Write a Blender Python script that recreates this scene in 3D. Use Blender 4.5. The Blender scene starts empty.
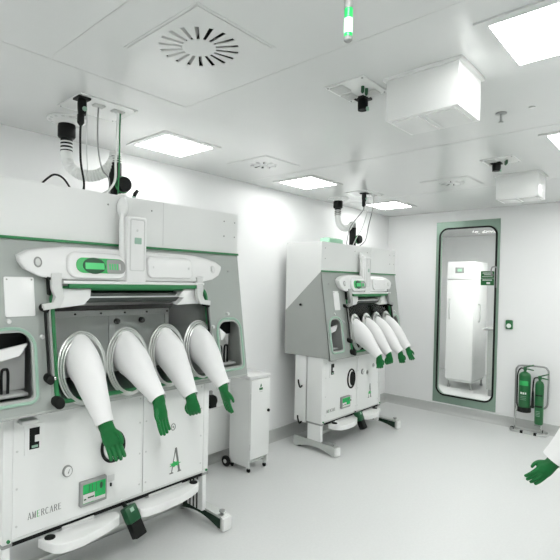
import bpy, bmesh, math, random
from mathutils import Vector, Matrix
random.seed(7)
PI = math.pi
S = bpy.context.scene
COL = S.collection

# ------------------------------------------------------------------ helpers
def NB():
    return bmesh.new()

def finish(bm, name, m, parent=None, angle=38):
    bmesh.ops.recalc_face_normals(bm, faces=bm.faces)
    lim = math.radians(angle)
    for f in bm.faces:
        f.smooth = True
    for e in bm.edges:
        if len(e.link_faces) != 2 or e.calc_face_angle(0) > lim:
            e.smooth = False
    me = bpy.data.meshes.new(name)
    bm.to_mesh(me); bm.free()
    o = bpy.data.objects.new(name, me)
    me.materials.append(m)
    COL.objects.link(o)
    if parent is not None:
        o.parent = parent
    return o

def tag(o, label=None, cat=None, group=None, kind=None):
    if label: o['label'] = label
    if cat: o['category'] = cat
    if group: o['group'] = group
    if kind: o['kind'] = kind
    return o

def thing(name, label, cat, loc=(0, 0, 0), rz=0, group=None):
    o = bpy.data.objects.new(name, None); COL.objects.link(o)
    o.empty_display_size = .05
    o.location = loc; o.rotation_euler = (0, 0, rz)
    return tag(o, label, cat, group)

def struct(name, bm, m, parent=None, angle=38):
    o = finish(bm, name, m, parent, angle)
    if parent is None:
        o['kind'] = 'structure'
    return o

def box(bm, x0, x1, y0, y1, z0, z1, bev=0, seg=2, mp=None):
    r = bmesh.ops.create_cube(bm, size=1)
    vs = r['verts']
    for v in vs:
        v.co = Vector((x0 + (v.co.x + .5) * (x1 - x0), y0 + (v.co.y + .5) * (y1 - y0), z0 + (v.co.z + .5) * (z1 - z0)))
    if bev > 0:
        es = list({e for v in vs for e in v.link_edges})
        g = bmesh.ops.bevel(bm, geom=es, offset=bev, segments=seg, affect='EDGES', profile=.5)
        vs = list({v for f in g['faces'] for v in f.verts} | {v for v in vs if v.is_valid})
    if mp:
        for v in vs:
            v.co = Vector(mp(v.co))
    return vs

def prism(bm, pts, mp, a, b, bev=0):
    """closed 2D outline pushed between offsets a and b through mp(u, v, off)"""
    A = [bm.verts.new(mp(u, v, a)) for u, v in pts]
    B = [bm.verts.new(mp(u, v, b)) for u, v in pts]
    n = len(pts)
    if bev > 0:
        cx = sum(p[0] for p in pts) / n; cy = sum(p[1] for p in pts) / n
        def shrink(d):
            out = []
            for i in range(n):
                p0, p1, p2 = pts[i - 1], pts[i], pts[(i + 1) % n]
                t = Vector((p2[0] - p0[0], p2[1] - p0[1]))
                if t.length < 1e-9: t = Vector((1, 0))
                t.normalize(); nn = Vector((-t.y, t.x))
                if nn.dot(Vector((cx - p1[0], cy - p1[1]))) < 0: nn = -nn
                out.append((p1[0] + nn.x * d, p1[1] + nn.y * d))
            return out
        s = 1 if b > a else -1
        for v, (u, w) in zip(B, pts): v.co = Vector(mp(u, w, b - s * bev))
        rings = [A, B]
        for k in (1, 2, 3):
            th = k / 3 * PI / 2
            q = shrink(bev * (1 - math.cos(th)))
            rings.append([bm.verts.new(mp(u, w, b - s * bev * (1 - math.sin(th)))) for u, w in q])
        for r0, r1 in zip(rings, rings[1:]):
            for i in range(n):
                bm.faces.new((r0[i], r0[(i + 1) % n], r1[(i + 1) % n], r1[i]))
        bm.faces.new(rings[-1]); bm.faces.new(A)
        return
    for i in range(n):
        j = (i + 1) % n
        bm.faces.new((A[i], A[j], B[j], B[i]))
    bm.faces.new(A); bm.faces.new(B)

def frame(bm, outer, inner, mp, a, b):
    n = len(outer)
    L = [[bm.verts.new(mp(u, v, off)) for u, v in P] for P in (outer, inner) for off in (a, b)]
    oa, ob, ia, ib = L
    for i in range(n):
        j = (i + 1) % n
        bm.faces.new((oa[i], oa[j], ob[j], ob[i]))
        bm.faces.new((ia[i], ib[i], ib[j], ia[j]))
        bm.faces.new((ob[i], ob[j], ib[j], ib[i]))
        bm.faces.new((oa[i], ia[i], ia[j], oa[j]))

def holed(bm, outer, holes, mp, a, b):
    """flat plate with holes, between offsets a and b"""
    edges = []
    t = bmesh.new()
    for P in [outer] + holes:
        vs = [t.verts.new((p[0], p[1], 0)) for p in P]
        for i in range(len(vs)):
            edges.append(t.edges.new((vs[i], vs[(i + 1) % len(vs)])))
    bmesh.ops.triangle_fill(t, use_beauty=True, use_dissolve=False, edges=edges)
    t.verts.ensure_lookup_table(); t.verts.index_update()
    co = [(v.co.x, v.co.y) for v in t.verts]
    tris = [[v.index for v in f.verts] for f in t.faces]
    bd = [(e.verts[0].index, e.verts[1].index) for e in t.edges if len(e.link_faces) == 1]
    t.free()
    A = [bm.verts.new(mp(u, v, a)) for u, v in co]
    B = [bm.verts.new(mp(u, v, b)) for u, v in co]
    for f in tris:
        bm.faces.new([A[i] for i in f]); bm.faces.new([B[i] for i in reversed(f)])
    for i, j in bd:
        bm.faces.new((A[i], A[j], B[j], B[i]))

def rr(u0, u1, v0, v1, r, n=6):
    """rounded rectangle outline; r is one radius or (u0v0, u1v0, u1v1, u0v1)"""
    if not isinstance(r, (tuple, list)): r = (r,) * 4
    out = []
    for (cx, cy, sx, sy, a0, q) in ((u0, v0, 1, 1, PI, r[0]), (u1, v0, -1, 1, 1.5 * PI, r[1]), (u1, v1, -1, -1, 0, r[2]), (u0, v1, 1, -1, .5 * PI, r[3])):
        for k in range(n + 1):
            t = a0 + k / n * PI / 2
            out.append((cx + sx * q + q * math.cos(t), cy + sy * q + q * math.sin(t)))
    return out

def oval(u, v, a, b, n=32):
    return [(u + a * math.cos(2 * PI * k / n), v + b * math.sin(2 * PI * k / n)) for k in range(n)]

def tube(bm, pts, rad, seg=10, closed=False, caps=True):
    P = [Vector(p) for p in pts]; n = len(P)
    R = rad if isinstance(rad, (list, tuple)) else [rad] * n
    rings = []; up = None
    for i in range(n):
        if closed: t = P[(i + 1) % n] - P[i - 1]
        else: t = P[min(i + 1, n - 1)] - P[max(i - 1, 0)]
        t.normalize()
        if up is None:
            up = Vector((0, 0, 1)) if abs(t.z) < .9 else Vector((1, 0, 0))
        a = (up - t * up.dot(t)).normalized(); up = a
        b = t.cross(a)
        rings.append([bm.verts.new(P[i] + (a * math.cos(2 * PI * k / seg) + b * math.sin(2 * PI * k / seg)) * R[i]) for k in range(seg)])
    m = n if closed else n - 1
    for i in range(m):
        r0, r1 = rings[i], rings[(i + 1) % n]
        for k in range(seg):
            bm.faces.new((r0[k], r0[(k + 1) % seg], r1[(k + 1) % seg], r1[k]))
    if caps and not closed:
        bm.faces.new(rings[0]); bm.faces.new(rings[-1])

def lathe(bm, prof, c=(0, 0, 0), axis='z', seg=24):
    """profile of (radius, height) round an axis through c"""
    c = Vector(c)
    def place(r, h, t):
        x, y = r * math.cos(t), r * math.sin(t)
        if axis == 'z': return c + Vector((x, y, h))
        if axis == 'y': return c + Vector((x, h, y))
        return c + Vector((h, x, y))
    rings = []
    for r, h in prof:
        if r < 1e-6: rings.append([bm.verts.new(place(0, h, 0))])
        else: rings.append([bm.verts.new(place(r, h, 2 * PI * k / seg)) for k in range(seg)])
    for a, b in zip(rings, rings[1:]):
        for k in range(seg):
            j = (k + 1) % seg
            if len(a) == 1 and len(b) == 1: continue
            if len(a) == 1: bm.faces.new((a[0], b[j], b[k]))
            elif len(b) == 1: bm.faces.new((a[k], a[j], b[0]))
            else: bm.faces.new((a[k], a[j], b[j], b[k]))
    for r in (rings[0], rings[-1]):
        if len(r) > 1: bm.faces.new(r)

def bez(p, n=16):
    """cubic or longer Bezier through control points p"""
    out = []
    for k in range(n + 1):
        q = [Vector(x) for x in p]; t = k / n
        while len(q) > 1:
            q = [a.lerp(b, t) for a, b in zip(q, q[1:])]
        out.append(q[0])
    return out

def spline(p, n=6):
    """Catmull-Rom through the points"""
    P = [Vector(x) for x in p]; P = [P[0] * 2 - P[1]] + P + [P[-1] * 2 - P[-2]]
    out = []
    for i in range(1, len(P) - 2):
        for k in range(n):
            t = k / n; a, b, c, d = P[i - 1:i + 3]
            out.append(.5 * ((2 * b) + (c - a) * t + (2 * a - 5 * b + 4 * c - d) * t * t + (3 * b - a - 3 * c + d) * t ** 3))
    out.append(P[-2])
    return out

XYZ = lambda u, v, o: (u, v, o)          # outline in plan, offset upwards
XZ = lambda u, v, o: (u, o, v)           # outline in elevation, offset in y
YZ = lambda u, v, o: (o, u, v)           # side profile, offset in x

# ------------------------------------------------------------------ materials
def mat(name, col, rough=.5, metal=0., bump=0., scale=40., var=0., spec=.5, emit=None, estr=0., stretch=None, coat=0.):
    m = bpy.data.materials.new(name); m.use_nodes = True
    nt = m.node_tree; b = nt.nodes['Principled BSDF']
    b.inputs['Base Color'].default_value = (*col, 1)
    b.inputs['Roughness'].default_value = rough
    b.inputs['Metallic'].default_value = metal
    b.inputs['Specular IOR Level'].default_value = spec
    b.inputs['Coat Weight'].default_value = coat
    if emit:
        b.inputs['Emission Color'].default_value = (*emit, 1); b.inputs['Emission Strength'].default_value = estr
    if bump or var:
        tc = nt.nodes.new('ShaderNodeTexCoord'); mp = nt.nodes.new('ShaderNodeMapping')
        nt.links.new(tc.outputs['Object'], mp.inputs['Vector'])
        if stretch: mp.inputs['Scale'].default_value = stretch
        nz = nt.nodes.new('ShaderNodeTexNoise'); nz.inputs['Scale'].default_value = scale; nz.inputs['Detail'].default_value = 4
        nt.links.new(mp.outputs['Vector'], nz.inputs['Vector'])
        if var:
            rp = nt.nodes.new('ShaderNodeMixRGB'); rp.blend_type = 'MIX'
            rp.inputs[1].default_value = (*[max(0, c * (1 - var)) for c in col], 1)
            rp.inputs[2].default_value = (*[min(1, c * (1 + var)) for c in col], 1)
            nt.links.new(nz.outputs['Fac'], rp.inputs[0]); nt.links.new(rp.outputs[0], b.inputs['Base Color'])
        if bump:
            bp = nt.nodes.new('ShaderNodeBump'); bp.inputs['Strength'].default_value = bump; bp.inputs['Distance'].default_value = .01
            nt.links.new(nz.outputs['Fac'], bp.inputs['Height']); nt.links.new(bp.outputs['Normal'], b.inputs['Normal'])
    return m

def glass(name, tint=(.985, .995, .99), gl=.08):
    m = bpy.data.materials.new(name); m.use_nodes = True
    nt = m.node_tree; nt.nodes.clear()
    out = nt.nodes.new('ShaderNodeOutputMaterial'); mx = nt.nodes.new('ShaderNodeMixShader')
    tr = nt.nodes.new('ShaderNodeBsdfTransparent'); gs = nt.nodes.new('ShaderNodeBsdfGlossy'); fr = nt.nodes.new('ShaderNodeFresnel')
    tr.inputs['Color'].default_value = (*tint, 1); gs.inputs['Roughness'].default_value = .02
    fr.inputs['IOR'].default_value = 1.3
    nt.links.new(fr.outputs[0], mx.inputs[0]); nt.links.new(tr.outputs[0], mx.inputs[1]); nt.links.new(gs.outputs[0], mx.inputs[2])
    nt.links.new(mx.outputs[0], out.inputs['Surface'])
    return m

LAMP = 33.0
M = dict(
    wall=mat('wall_paint', (.86, .87, .865), .4, bump=.02, scale=120),
    ceil=mat('ceiling_panel', (.70, .715, .705), .2, bump=.008, scale=6, var=.02, spec=.5),
    floor=mat('floor_vinyl', (.68, .695, .685), .36, bump=.01, scale=60, var=.05, spec=.45),
    skirt=mat('skirting_vinyl', (.50, .515, .50), .4, var=.05, scale=50),
    seam=mat('panel_joint', (.60, .61, .60), .5),
    white=mat('white_powder_coat', (.80, .815, .80), .3, bump=.006, scale=200),
    gloss=mat('white_gloss_moulding', (.80, .81, .80), .22),
    panel=mat('grey_front_panel', (.345, .375, .352), .42, var=.05, scale=5, metal=.15),
    side=mat('grey_side_panel', (.40, .42, .40), .45, var=.04, scale=5, metal=.1),
    steel=mat('brushed_steel', (.62, .64, .62), .3, metal=.9, bump=.02, scale=60, stretch=(1, 20, 20)),
    chrome=mat('chrome', (.75, .77, .75), .12, metal=1.),
    grey=mat('grey_plastic', (.30, .31, .30), .45),
    chamber_dark=mat('chamber_shade_paint', (.035, .045, .038), .35, var=.1, scale=8),  # dark of the unlit chamber is put into this colour
    inner=mat('chamber_steel', (.52, .54, .525), .4, metal=.1, var=.08, scale=9),
    pale=mat('pale_grey_strip', (.62, .635, .62), .4),
    cfloor=mat('green_chamber_floor', (.02, .085, .04), .35),
    black=mat('black_plastic', (.004, .005, .0045), .5, spec=.25),
    rubber=mat('black_rubber', (.006, .007, .006), .6, spec=.25),
    gasket=mat('green_gasket', (.018, .20, .062), .45, var=.1, scale=30),
    mint=mat('pale_green_seal', (.30, .47, .37), .4),
    glove=mat('green_glove_rubber', (.002, .135, .028), .42, bump=.15, scale=60, var=.15, spec=.35),
    green=mat('green_paint', (.004, .125, .028), .3, coat=.3),
    dgreen=mat('dark_green_plastic', (.004, .075, .025), .35),
    foot_shade=mat('painted_foot_shade', (.004, .022, .010), .4, spec=.3),  # near-black stands in for shade on the foot's inner side
    sleeve=mat('white_sleeve_fabric', (.80, .805, .80), .75, bump=.12, scale=22),
    screen=mat('green_screen', (.012, .38, .09), .25, emit=(.03, .62, .17), estr=.08),
    lcd=mat('lcd_window', (.08, .55, .18), .25, emit=(.10, .85, .28), estr=.12),
    lime=mat('bright_green_bezel', (.03, .45, .11), .3),
    lamp=mat('lamp_diffuser', (.9, .9, .9), .5, emit=(1, 1, .99), estr=LAMP),
    lamp_low=mat('lamp_diffuser_dimmed', (.9, .9, .9), .5, emit=(1, 1, .99), estr=LAMP * .42),
    beacon=mat('beacon_lit', (.5, .95, .6), .3, emit=(.55, 1, .66), estr=1.1),
    beacon_g=mat('beacon_green', (.02, .50, .12), .3, emit=(.02, .6, .14), estr=.35),
    text=mat('grey_print', (.16, .17, .16), .5),
    doorframe=mat('door_frame_steel', (.25, .35, .285), .35, metal=.45, var=.15, scale=3),
    hose=mat('translucent_hose', (.82, .84, .82), .35),
    glass=glass('clear_glass'),
    pane=glass('door_glass', (.985, .99, .985)),
    white_flat=mat('white_print', (.85, .9, .86), .5),
    mintbox=mat('pale_green_carton', (.35, .62, .44), .5),
)

# ------------------------------------------------------------------ room
RX0, RX1, RY0, RY1, RZ = -1.3, 6.026, -.42, 3.071, 2.529
NX1, NY0, NY1 = 9.2, .9, 4.3            # room beyond the door
DY0, DY1, DZ0, DZ1 = 1.668, 2.405, .128, 2.398

bm = NB(); box(bm, RX0 - .1, NX1 + .1, RY0 - .1, NY1 + .1, -.1, 0); struct('floor', bm, M['floor'])
DIFF = ((1.222, 1.45, 1.0, 18, 1), (2.79, 2.50, .65, 10, -1), (4.36, 1.62, .65, 10, -1))     # x, y, scale, slots, sense
bm = NB(); holed(bm, [(RX0 - .1, RY0 - .1), (NX1 + .1, RY0 - .1), (NX1 + .1, NY1 + .1), (RX0 - .1, NY1 + .1)], [oval(x, y, .175 * q, .175 * q, 32) for x, y, q, _, _ in DIFF], XYZ, RZ, RZ + .1)
struct('ceiling', bm, M['ceil'])
bm = NB(); box(bm, RX0 - .1, RX1, RY1, RY1 + .1, 0, RZ); struct('wall_left', bm, M['wall'])
bm = NB(); box(bm, RX0 - .1, RX1, RY0 - .1, RY0, 0, RZ); struct('wall_right', bm, M['wall'])
bm = NB(); box(bm, RX0 - .1, RX0, RY0, RY1, 0, RZ); struct('wall_rear', bm, M['wall'])
bm = NB()
holed(bm, [(RY0 - .1, 0), (NY1 + .1, 0), (NY1 + .1, RZ), (RY0 - .1, RZ)], [[(DY0, DZ0), (DY1, DZ0), (DY1, DZ1), (DY0, DZ1)]], YZ, RX1, RX1 + .1)
struct('wall_back', bm, M['wall'])
bm = NB(); box(bm, NX1, NX1 + .1, NY0, NY1, 0, RZ); struct('wall_beyond', bm, M['wall'])
bm = NB(); box(bm, RX1 + .1, NX1, NY1, NY1 + .1, 0, RZ); struct('wall_beyond_left', bm, M['wall'])
bm = NB(); box(bm, RX1 + .1, NX1, NY0 - .1, NY0, 0, RZ); struct('wall_beyond_right', bm, M['wall'])

def cove(mp, a, b, name):
    prof = [(0, 0), (.055, 0), (.03, .006), (.014, .02), (.008, .04), (.008, .105), (0, .108)]
    bm = NB(); prism(bm, prof, mp, a, b); struct(name, bm, M['skirt'])
cove(lambda u, v, o: (o, RY1 - u, v), RX0, RX1, 'baseboard_left')
cove(lambda u, v, o: (RX1 - u, o, v), RY0, RY1, 'baseboard_back')
cove(lambda u, v, o: (o, RY0 + u, v), RX0, RX1, 'baseboard_right')
# ceiling panel joints
for i, (x0, x1, y0, y1) in enumerate(((.858, .863, RY0, 1.998), (RX0, 1.6, 1.996, 2.0), (1.597, 1.601, RY0, 1.998), (3.15, 3.153, RY0, RY1), (4.7, 4.703, RY0, RY1))):
    bm = NB(); box(bm, x0, x1, y0, y1, RZ - .0012, RZ + .002); struct('trim_%d' % (i + 1), bm, M['seam'])

# ------------------------------------------------------------------ door
d = thing('door_1', None, None, (RX1, (DY0 + DY1) / 2, DZ0)); d['kind'] = 'structure'
hw = (DY1 - DY0) / 2; dh = DZ1 - DZ0
# door leaf local: u = y, v = z, offset along -x
DM = lambda u, v, o: (-o, u, v)
go = rr(-hw + .035, hw - .045, .10, dh - .085, .10, 8)
bm = NB()
holed(bm, [(-hw, 0), (hw, 0), (hw, dh), (-hw, dh)], [go], DM, -.06, .012)
finish(bm, 'door_frame', M['doorframe'], d)
bm = NB()
tube(bm, [DM(u, v, .014) for u, v in go], .011, 8, closed=True)
finish(bm, 'door_gasket', M['rubber'], d)
bm = NB(); prism(bm, go, DM, -.03, -.022); finish(bm, 'door_glass', M['pane'], d)
bm = NB()
tube(bm, spline([DM(-hw + .018, 1.46, .03), DM(-hw + .018, 1.67, .035), DM(-hw + .026, 1.70, .05), DM(-hw + .061, 1.70, .05), DM(-hw + .076, 1.665, .045), DM(-hw + .076, 1.60, .03)]), .008, 8)
tube(bm, [DM(-hw + .018, 1.62, .005), DM(-hw + .018, 1.62, .035)], .010, 8)
tube(bm, [DM(-hw + .076, 1.61, -.02), DM(-hw + .076, 1.61, .035)], .010, 8)
finish(bm, 'door_handle', M['grey'], d)

sg = thing('safety_sign', 'green safety notice on the glass door, above the inside counter', 'sign', (RX1 + .022, 1.80, 1.615))
bm = NB(); prism(bm, rr(-.072, .075, 0, .082, .004, 3), DM, -.001, .004); prism(bm, rr(-.072, .075, .084, .168, .004, 3), DM, -.001, .004)
finish(bm, 'sign_plate', M['green'], sg)
bm = NB()
for (a, b, c, e) in ((-.055, .055, .142, .150), (-.045, .04, .122, .129), (-.055, .06, .101, .105), (-.05, .055, .058, .067), (-.03, .01, .015, .038)):
    prism(bm, [(a, c), (b, c), (b, e), (a, e)], DM, .004, .0055)
finish(bm, 'sign_lettering', M['white_flat'], sg)

cb = thing('call_button', 'small green door release point on the white wall beside the glass door', 'wall button', (RX1, 1.546, 1.115))
bm = NB(); prism(bm, rr(-.036, .036, 0, .105, .012, 4), DM, 0, .028, .006); finish(bm, 'button_box', M['green'], cb)
bm = NB(); prism(bm, oval(0, .04, .024, .026, 20), DM, .028, .036, .004); finish(bm, 'push_pad', M['white_flat'], cb)

# ------------------------------------------------------------------ room beyond the door
fr = thing('upright_fridge', 'tall white upright fridge seen through the glass door', 'fridge', (7.58, 2.44, 0))
bm = NB(); box(bm, .03, .62, 0, .41, .14, 1.98, .008); finish(bm, 'fridge_body', M['white'], fr)
bm = NB(); box(bm, 0, .03, .004, .406, .15, 1.69, .006); finish(bm, 'fridge_door', M['gloss'], fr)
bm = NB(); box(bm, 0, .03, .004, .406, 1.70, 1.975, .006); finish(bm, 'control_panel', M['gloss'], fr)
bm = NB(); box(bm, -.006, .001, .15, .285, 1.80, 1.89, .003); finish(bm, 'display', M['grey'], fr)
bm = NB(); box(bm, -.009, -.004, .185, .25, 1.825, 1.868); finish(bm, 'readout', M['mintbox'], fr)
bm = NB(); tube(bm, spline([(0, .355, 1.09), (-.03, .355, 1.11), (-.03, .355, 1.37), (0, .355, 1.39)], 4), .009, 8); finish(bm, 'handle', M['steel'], fr)
bm = NB(); tube(bm, spline([(.20, 0, 1.05), (.20, -.03, 1.07), (.20, -.03, 1.30), (.20, 0, 1.32)], 4), .009, 8); finish(bm, 'handle', M['steel'], fr)
for x in (.07, .57):
    for y in (.04, .37):
        bm = NB(); lathe(bm, [(.022, 0), (.022, .02), (.012, .03), (.012, .142)], (x, y, 0)); finish(bm, 'foot', M['grey'], fr)
bm = NB(); box(bm, .04, .6, .02, .39, .105, .142); finish(bm, 'plinth', M['steel'], fr)
ct = thing('side_counter', 'grey counter standing right of the tall fridge, through the door glass', 'counter', (7.38, 1.80, 0))
bm = NB(); box(bm, -.02, .5, -.4, .43, .965, .995, .004); finish(bm, 'counter_top', M['grey'], ct)
bm = NB(); box(bm, .03, .48, -.38, .385, .1, .965); finish(bm, 'counter_body', M['side'], ct)
bm = NB(); box(bm, .06, .46, -.36, .37, 0, .1); finish(bm, 'plinth', M['grey'], ct)

# ------------------------------------------------------------------ ceiling fittings
def light(x0, x1, y0, y1, label, group='square ceiling light panels', z=RZ, lamp='lamp'):
    t = thing('ceiling_light', label, 'ceiling light', ((x0 + x1) / 2, (y0 + y1) / 2, z), 0, group)
    a, b = (x1 - x0) / 2, (y1 - y0) / 2; w = .042
    bm = NB(); frame(bm, rr(-a - w, a + w, -b - w, b + w, .006, 2), rr(-a, a, -b, b, .004, 2), XYZ, -.008, .001); finish(bm, 'light_frame', M['ceil'], t)
    bm = NB(); box(bm, -a, a, -b, b, -.005, -.001); finish(bm, 'light_diffuser', M[lamp], t)
    return t
light(1.80, 2.20, .17, .555, 'big bright ceiling light at the top right corner of the photo')
light(3.34, 3.76, .29, .68, 'bright ceiling light at the right edge beyond the far hanging box')
light(3.345, 3.76, 2.44, 2.80, 'bright ceiling light above the far isolator, past the small swirl vent', lamp='lamp_low')
light(1.80, 2.20, 2.44, 2.80, 'ceiling light over the near isolator, right of its exhaust hose', lamp='lamp_low')
light(4.92, 5.36, 2.44, 2.80, 'ceiling light nearest the far corner, over the far isolator', lamp='lamp_low')
light(4.92, 5.36, .25, .64, 'ceiling light near the fire extinguishers, out of the frame')
light(.25, .65, .15, .55, 'ceiling light behind the camera, on the third isolator side')
light(.0, .40, 2.44, 2.80, 'ceiling light over the near end of the near isolator, out of frame', lamp='lamp_low')
light(-1.0, -.6, 1.2, 1.6, 'added fill light behind the camera by the rear wall')  # unseen fill lamp, added to brighten the isolator fronts
light(6.35, 6.95, 2.1, 2.8, 'added fill light behind the glass door, before the fridge', lamp='lamp_low')  # lamp added near the door to brighten the fridge front
light(6.9, 7.5, 1.3, 1.8, 'second added fill light behind the glass door, for the fridge side')  # unseen lamp, added so the side of the fridge is lit

def swirl(x, y, s, n, sense, label):
    t = thing('swirl_diffuser', label, 'air diffuser', (x, y, RZ), 0, 'swirl air diffusers')
    big = n > 12
    r0, r1, w0, w1 = (.068, .158, .0062, .0085) if big else (.052, .164, .009, .019)
    slots = []; dirs = []
    for k in range(n):
        a = 2 * PI * (k + .3) / n; ca, sa = math.cos(a), math.sin(a); dirs.append((ca, sa))
        slots.append([((r * ca - q * sa) * s, (r * sa + q * ca) * s) for r, q in ((r0, -w0), (r1, -w1), (r1, w1), (r0, w0))])
    A, B_ = (.192, .215) if big else (.20, .20)
    bm = NB()
    holed(bm, [(-A, -B_), (A, -B_), (A, B_), (-A, B_)], slots, XYZ, -.004, -.0015)
    finish(bm, 'face_plate', M['ceil'], t)
    bm = NB(); lathe(bm, [(0, .030), (.170 * s, .030), (.170 * s, -.001), (.174 * s, -.001), (.174 * s, .034), (0, .034)], seg=32); finish(bm, 'plenum', M['black'], t)
    h1 = .020 if big else .026
    for ca, sa in dirs:
        bm = NB()
        P = [(r0, -w0 * .95, -.003), (r1, -w1 * .95, -.003), (r1, w1 * .45, h1), (r0, w0 * .45, h1)]
        Q = [[bm.verts.new(((r * ca - (q - d) * sense * sa) * s, (r * sa + (q - d) * sense * ca) * s, z)) for r, q, z in P] for d in (0, .001)]
        bm.faces.new(Q[0]); bm.faces.new(Q[1][::-1])
        for i in range(4): bm.faces.new((Q[0][i], Q[0][(i + 1) % 4], Q[1][(i + 1) % 4], Q[1][i]))
        finish(bm, 'vane', M['pale'], t)
    bm = NB(); frame(bm, rr(-A - .012, A + .012, -B_ - .012, B_ + .012, .004, 2), rr(-A - .002, A + .002, -B_ - .002, B_ + .002, .004, 2), XYZ, -.002, .0); finish(bm, 'diffuser_rim', M['ceil'], t)
    return t
swirl(*DIFF[0], 'large swirl air diffuser with radial slots, above the near isolator')
swirl(*DIFF[1], 'small swirl air diffuser in the ceiling between the two isolators')
swirl(*DIFF[2], 'small swirl air diffuser in the ceiling in front of the glass door')

def hang_box(x, y, w, dx, h, label):
    t = thing('filter_box', label, 'filter box', (x, y, RZ), 0, 'boxes hanging from the ceiling')
    bm = NB(); box(bm, 0, dx, 0, w, -h, 0, .003); finish(bm, 'box_body', M['white'], t)
    bm = NB(); frame(bm, rr(-.012, dx + .012, -.012, w + .012, .003, 2), rr(.001, dx - .001, .001, w - .001, .003, 2), XYZ, -.014, 0); finish(bm, 'top_flange', M['white'], t)
    for a, b in ((.02, w / 2 - .012), (w / 2 + .012, w - .02)):
        bm = NB(); prism(bm, rr(.02, dx - .02, a, b, .01, 3), XYZ, -h - .006, -h + .001); finish(bm, 'bottom_panel', M['gloss'], t)
    return t
hang_box(1.975, .716, .318, .265, .192, 'large white box hanging under the ceiling, left of the big light')
hang_box(4.30, .925, .31, .24, .20, 'farther white box under the ceiling, right of the glass door')

def socket(x, y, z, label, h=.10, r=.022, plug=True, group='black sockets under the ceiling'):
    t = thing('ceiling_socket', label, 'socket', (x, y, z), 0, group)
    bm = NB(); box(bm, -.034, .034, -.034, .034, -.012, 0, .003); finish(bm, 'socket_flange', M['black'], t)
    bm = NB(); lathe(bm, [(r, 0), (r * 1.05, -.02), (r, -.05), (r * .9, -h)], (0, 0, -.012)); finish(bm, 'socket_body', M['black'], t)
    bm = NB(); lathe(bm, [(0, -.002), (.012, 0), (.012, .006), (0, .008)], (.003, -r - .004, -.06), 'y', 14); finish(bm, 'socket_cap', M['mint'], t)
    if plug:
        bm = NB(); lathe(bm, [(r * .8, -h), (r * .8, -h - .04), (.008, -h - .055)], (-.006, 0, -.012)); finish(bm, 'plug', M['black'], t)
    return t

def plate(x0, x1, y0, y1, label, grilles, knobs=()):
    t = thing('service_plate', label, 'service plate', ((x0 + x1) / 2, (y0 + y1) / 2, RZ), 0, 'service plates in the ceiling')
    a, b = (x1 - x0) / 2, (y1 - y0) / 2
    bm = NB(); box(bm, -a, a, -b, b, -.006, 0, .001, 1)
    finish(bm, 'plate', M['white'], t)
    for gx, gy, ga, gb in grilles:
        bm = NB(); box(bm, gx - ga, gx + ga, gy - gb, gy + gb, -.014, -.006, .002, 1)
        n = 4
        for i in range(n):
            for j in range(n):
                cx = gx - ga + (i + .5) * 2 * ga / n; cy = gy - gb + (j + .5) * 2 * gb / n
                box(bm, cx - ga / n * .5, cx + ga / n * .5, cy - gb / n * .5, cy + gb / n * .5, -.016, -.013)
        finish(bm, 'grille', M['pale'], t)
    for kx, ky in knobs:
        bm = NB(); lathe(bm, [(.008, 0), (.008, -.025), (.004, -.032)], (kx, ky, -.006), seg=10); finish(bm, 'gas_nipple', M['dgreen'], t)
    for sx in (-1, 1):
        for sy in (-1, 1):
            bm = NB(); lathe(bm, [(.0045, 0), (.0045, -.003), (0, -.004)], (sx * (a - .012), sy * (b - .012), -.006), seg=8); finish(bm, 'screw', M['grey'], t)
    return t
plate(1.12, 1.455, 2.235, 2.49, 'white service plate carrying cables above the near isolator', [(-.025, -.05, .03, .02), (.09, -.05, .035, .02)])
plate(1.868, 2.10, 1.09, 1.295, 'ceiling service plate left of the large hanging box', [(-.06, .05, .04, .035), (.04, .06, .035, .03), (.07, -.04, .03, .035)], [(-.02, -.045), (.015, -.045)])
plate(3.69, 3.90, .955, 1.175, 'ceiling service plate just before the farther hanging box', [(-.05, .05, .035, .035), (.05, .055, .03, .03)], [(-.01, -.045), (.02, -.03)])
plate(4.16, 4.50, 2.36, 2.60, 'ceiling service plate carrying cables above the far isolator', [(.0, -.05, .03, .02), (.1, -.05, .03, .02)])
socket(1.155, 2.285, RZ - .006, 'black ceiling socket and plug above the near isolator', .075)
socket(2.085, 1.215, RZ - .006, 'short black ceiling socket left of the large hanging box', .045, .024, False)
socket(3.83, 1.10, RZ - .006, 'short black ceiling socket before the farther hanging box', .05, .028, False)
socket(4.27, 2.45, RZ - .006, 'black ceiling socket and plug above the far isolator', .075)

b_ = thing('status_beacon', 'lit green status beacon rod hanging at the top centre', 'signal light', (1.02, .64, RZ))
zb = 2.20 - RZ
bm = NB(); lathe(bm, [(.04, 0), (.04, -.008), (.011, -.012), (.011, zb + .082)]); finish(bm, 'beacon_stem', M['grey'], b_)
bm = NB(); lathe(bm, [(.0105, zb + .0815), (.0105, zb + .058)]); lathe(bm, [(.0105, zb + .021), (.0105, zb + .0125)]); finish(bm, 'green_lens', M['beacon_g'], b_)
bm = NB(); lathe(bm, [(.0105, zb + .0575), (.0105, zb + .0215)]); finish(bm, 'lit_lens', M['beacon'], b_)
bm = NB(); lathe(bm, [(.0105, zb + .012), (.0105, zb + .004), (.006, zb), (0, zb - .001)]); finish(bm, 'end_cap', M['grey'], b_)

s_ = thing('sprinkler_head', 'tiny ceiling sprinkler right of the large hanging box', 'sprinkler', (2.765, .779, RZ))
bm = NB(); lathe(bm, [(.028, 0), (.028, -.005), (.006, -.008), (.006, -.045), (.012, -.046), (.012, -.05)]); finish(bm, 'sprinkler_body', M['grey'], s_)
bm = NB(); lathe(bm, [(.014, 0), (.014, -.004), (0, -.007)], (2.773, .636, RZ)); tag(finish(bm, 'ceiling_sensor', M['pale']), 'small round ceiling sensor dot right of the sprinkler', 'sensor')

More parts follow.
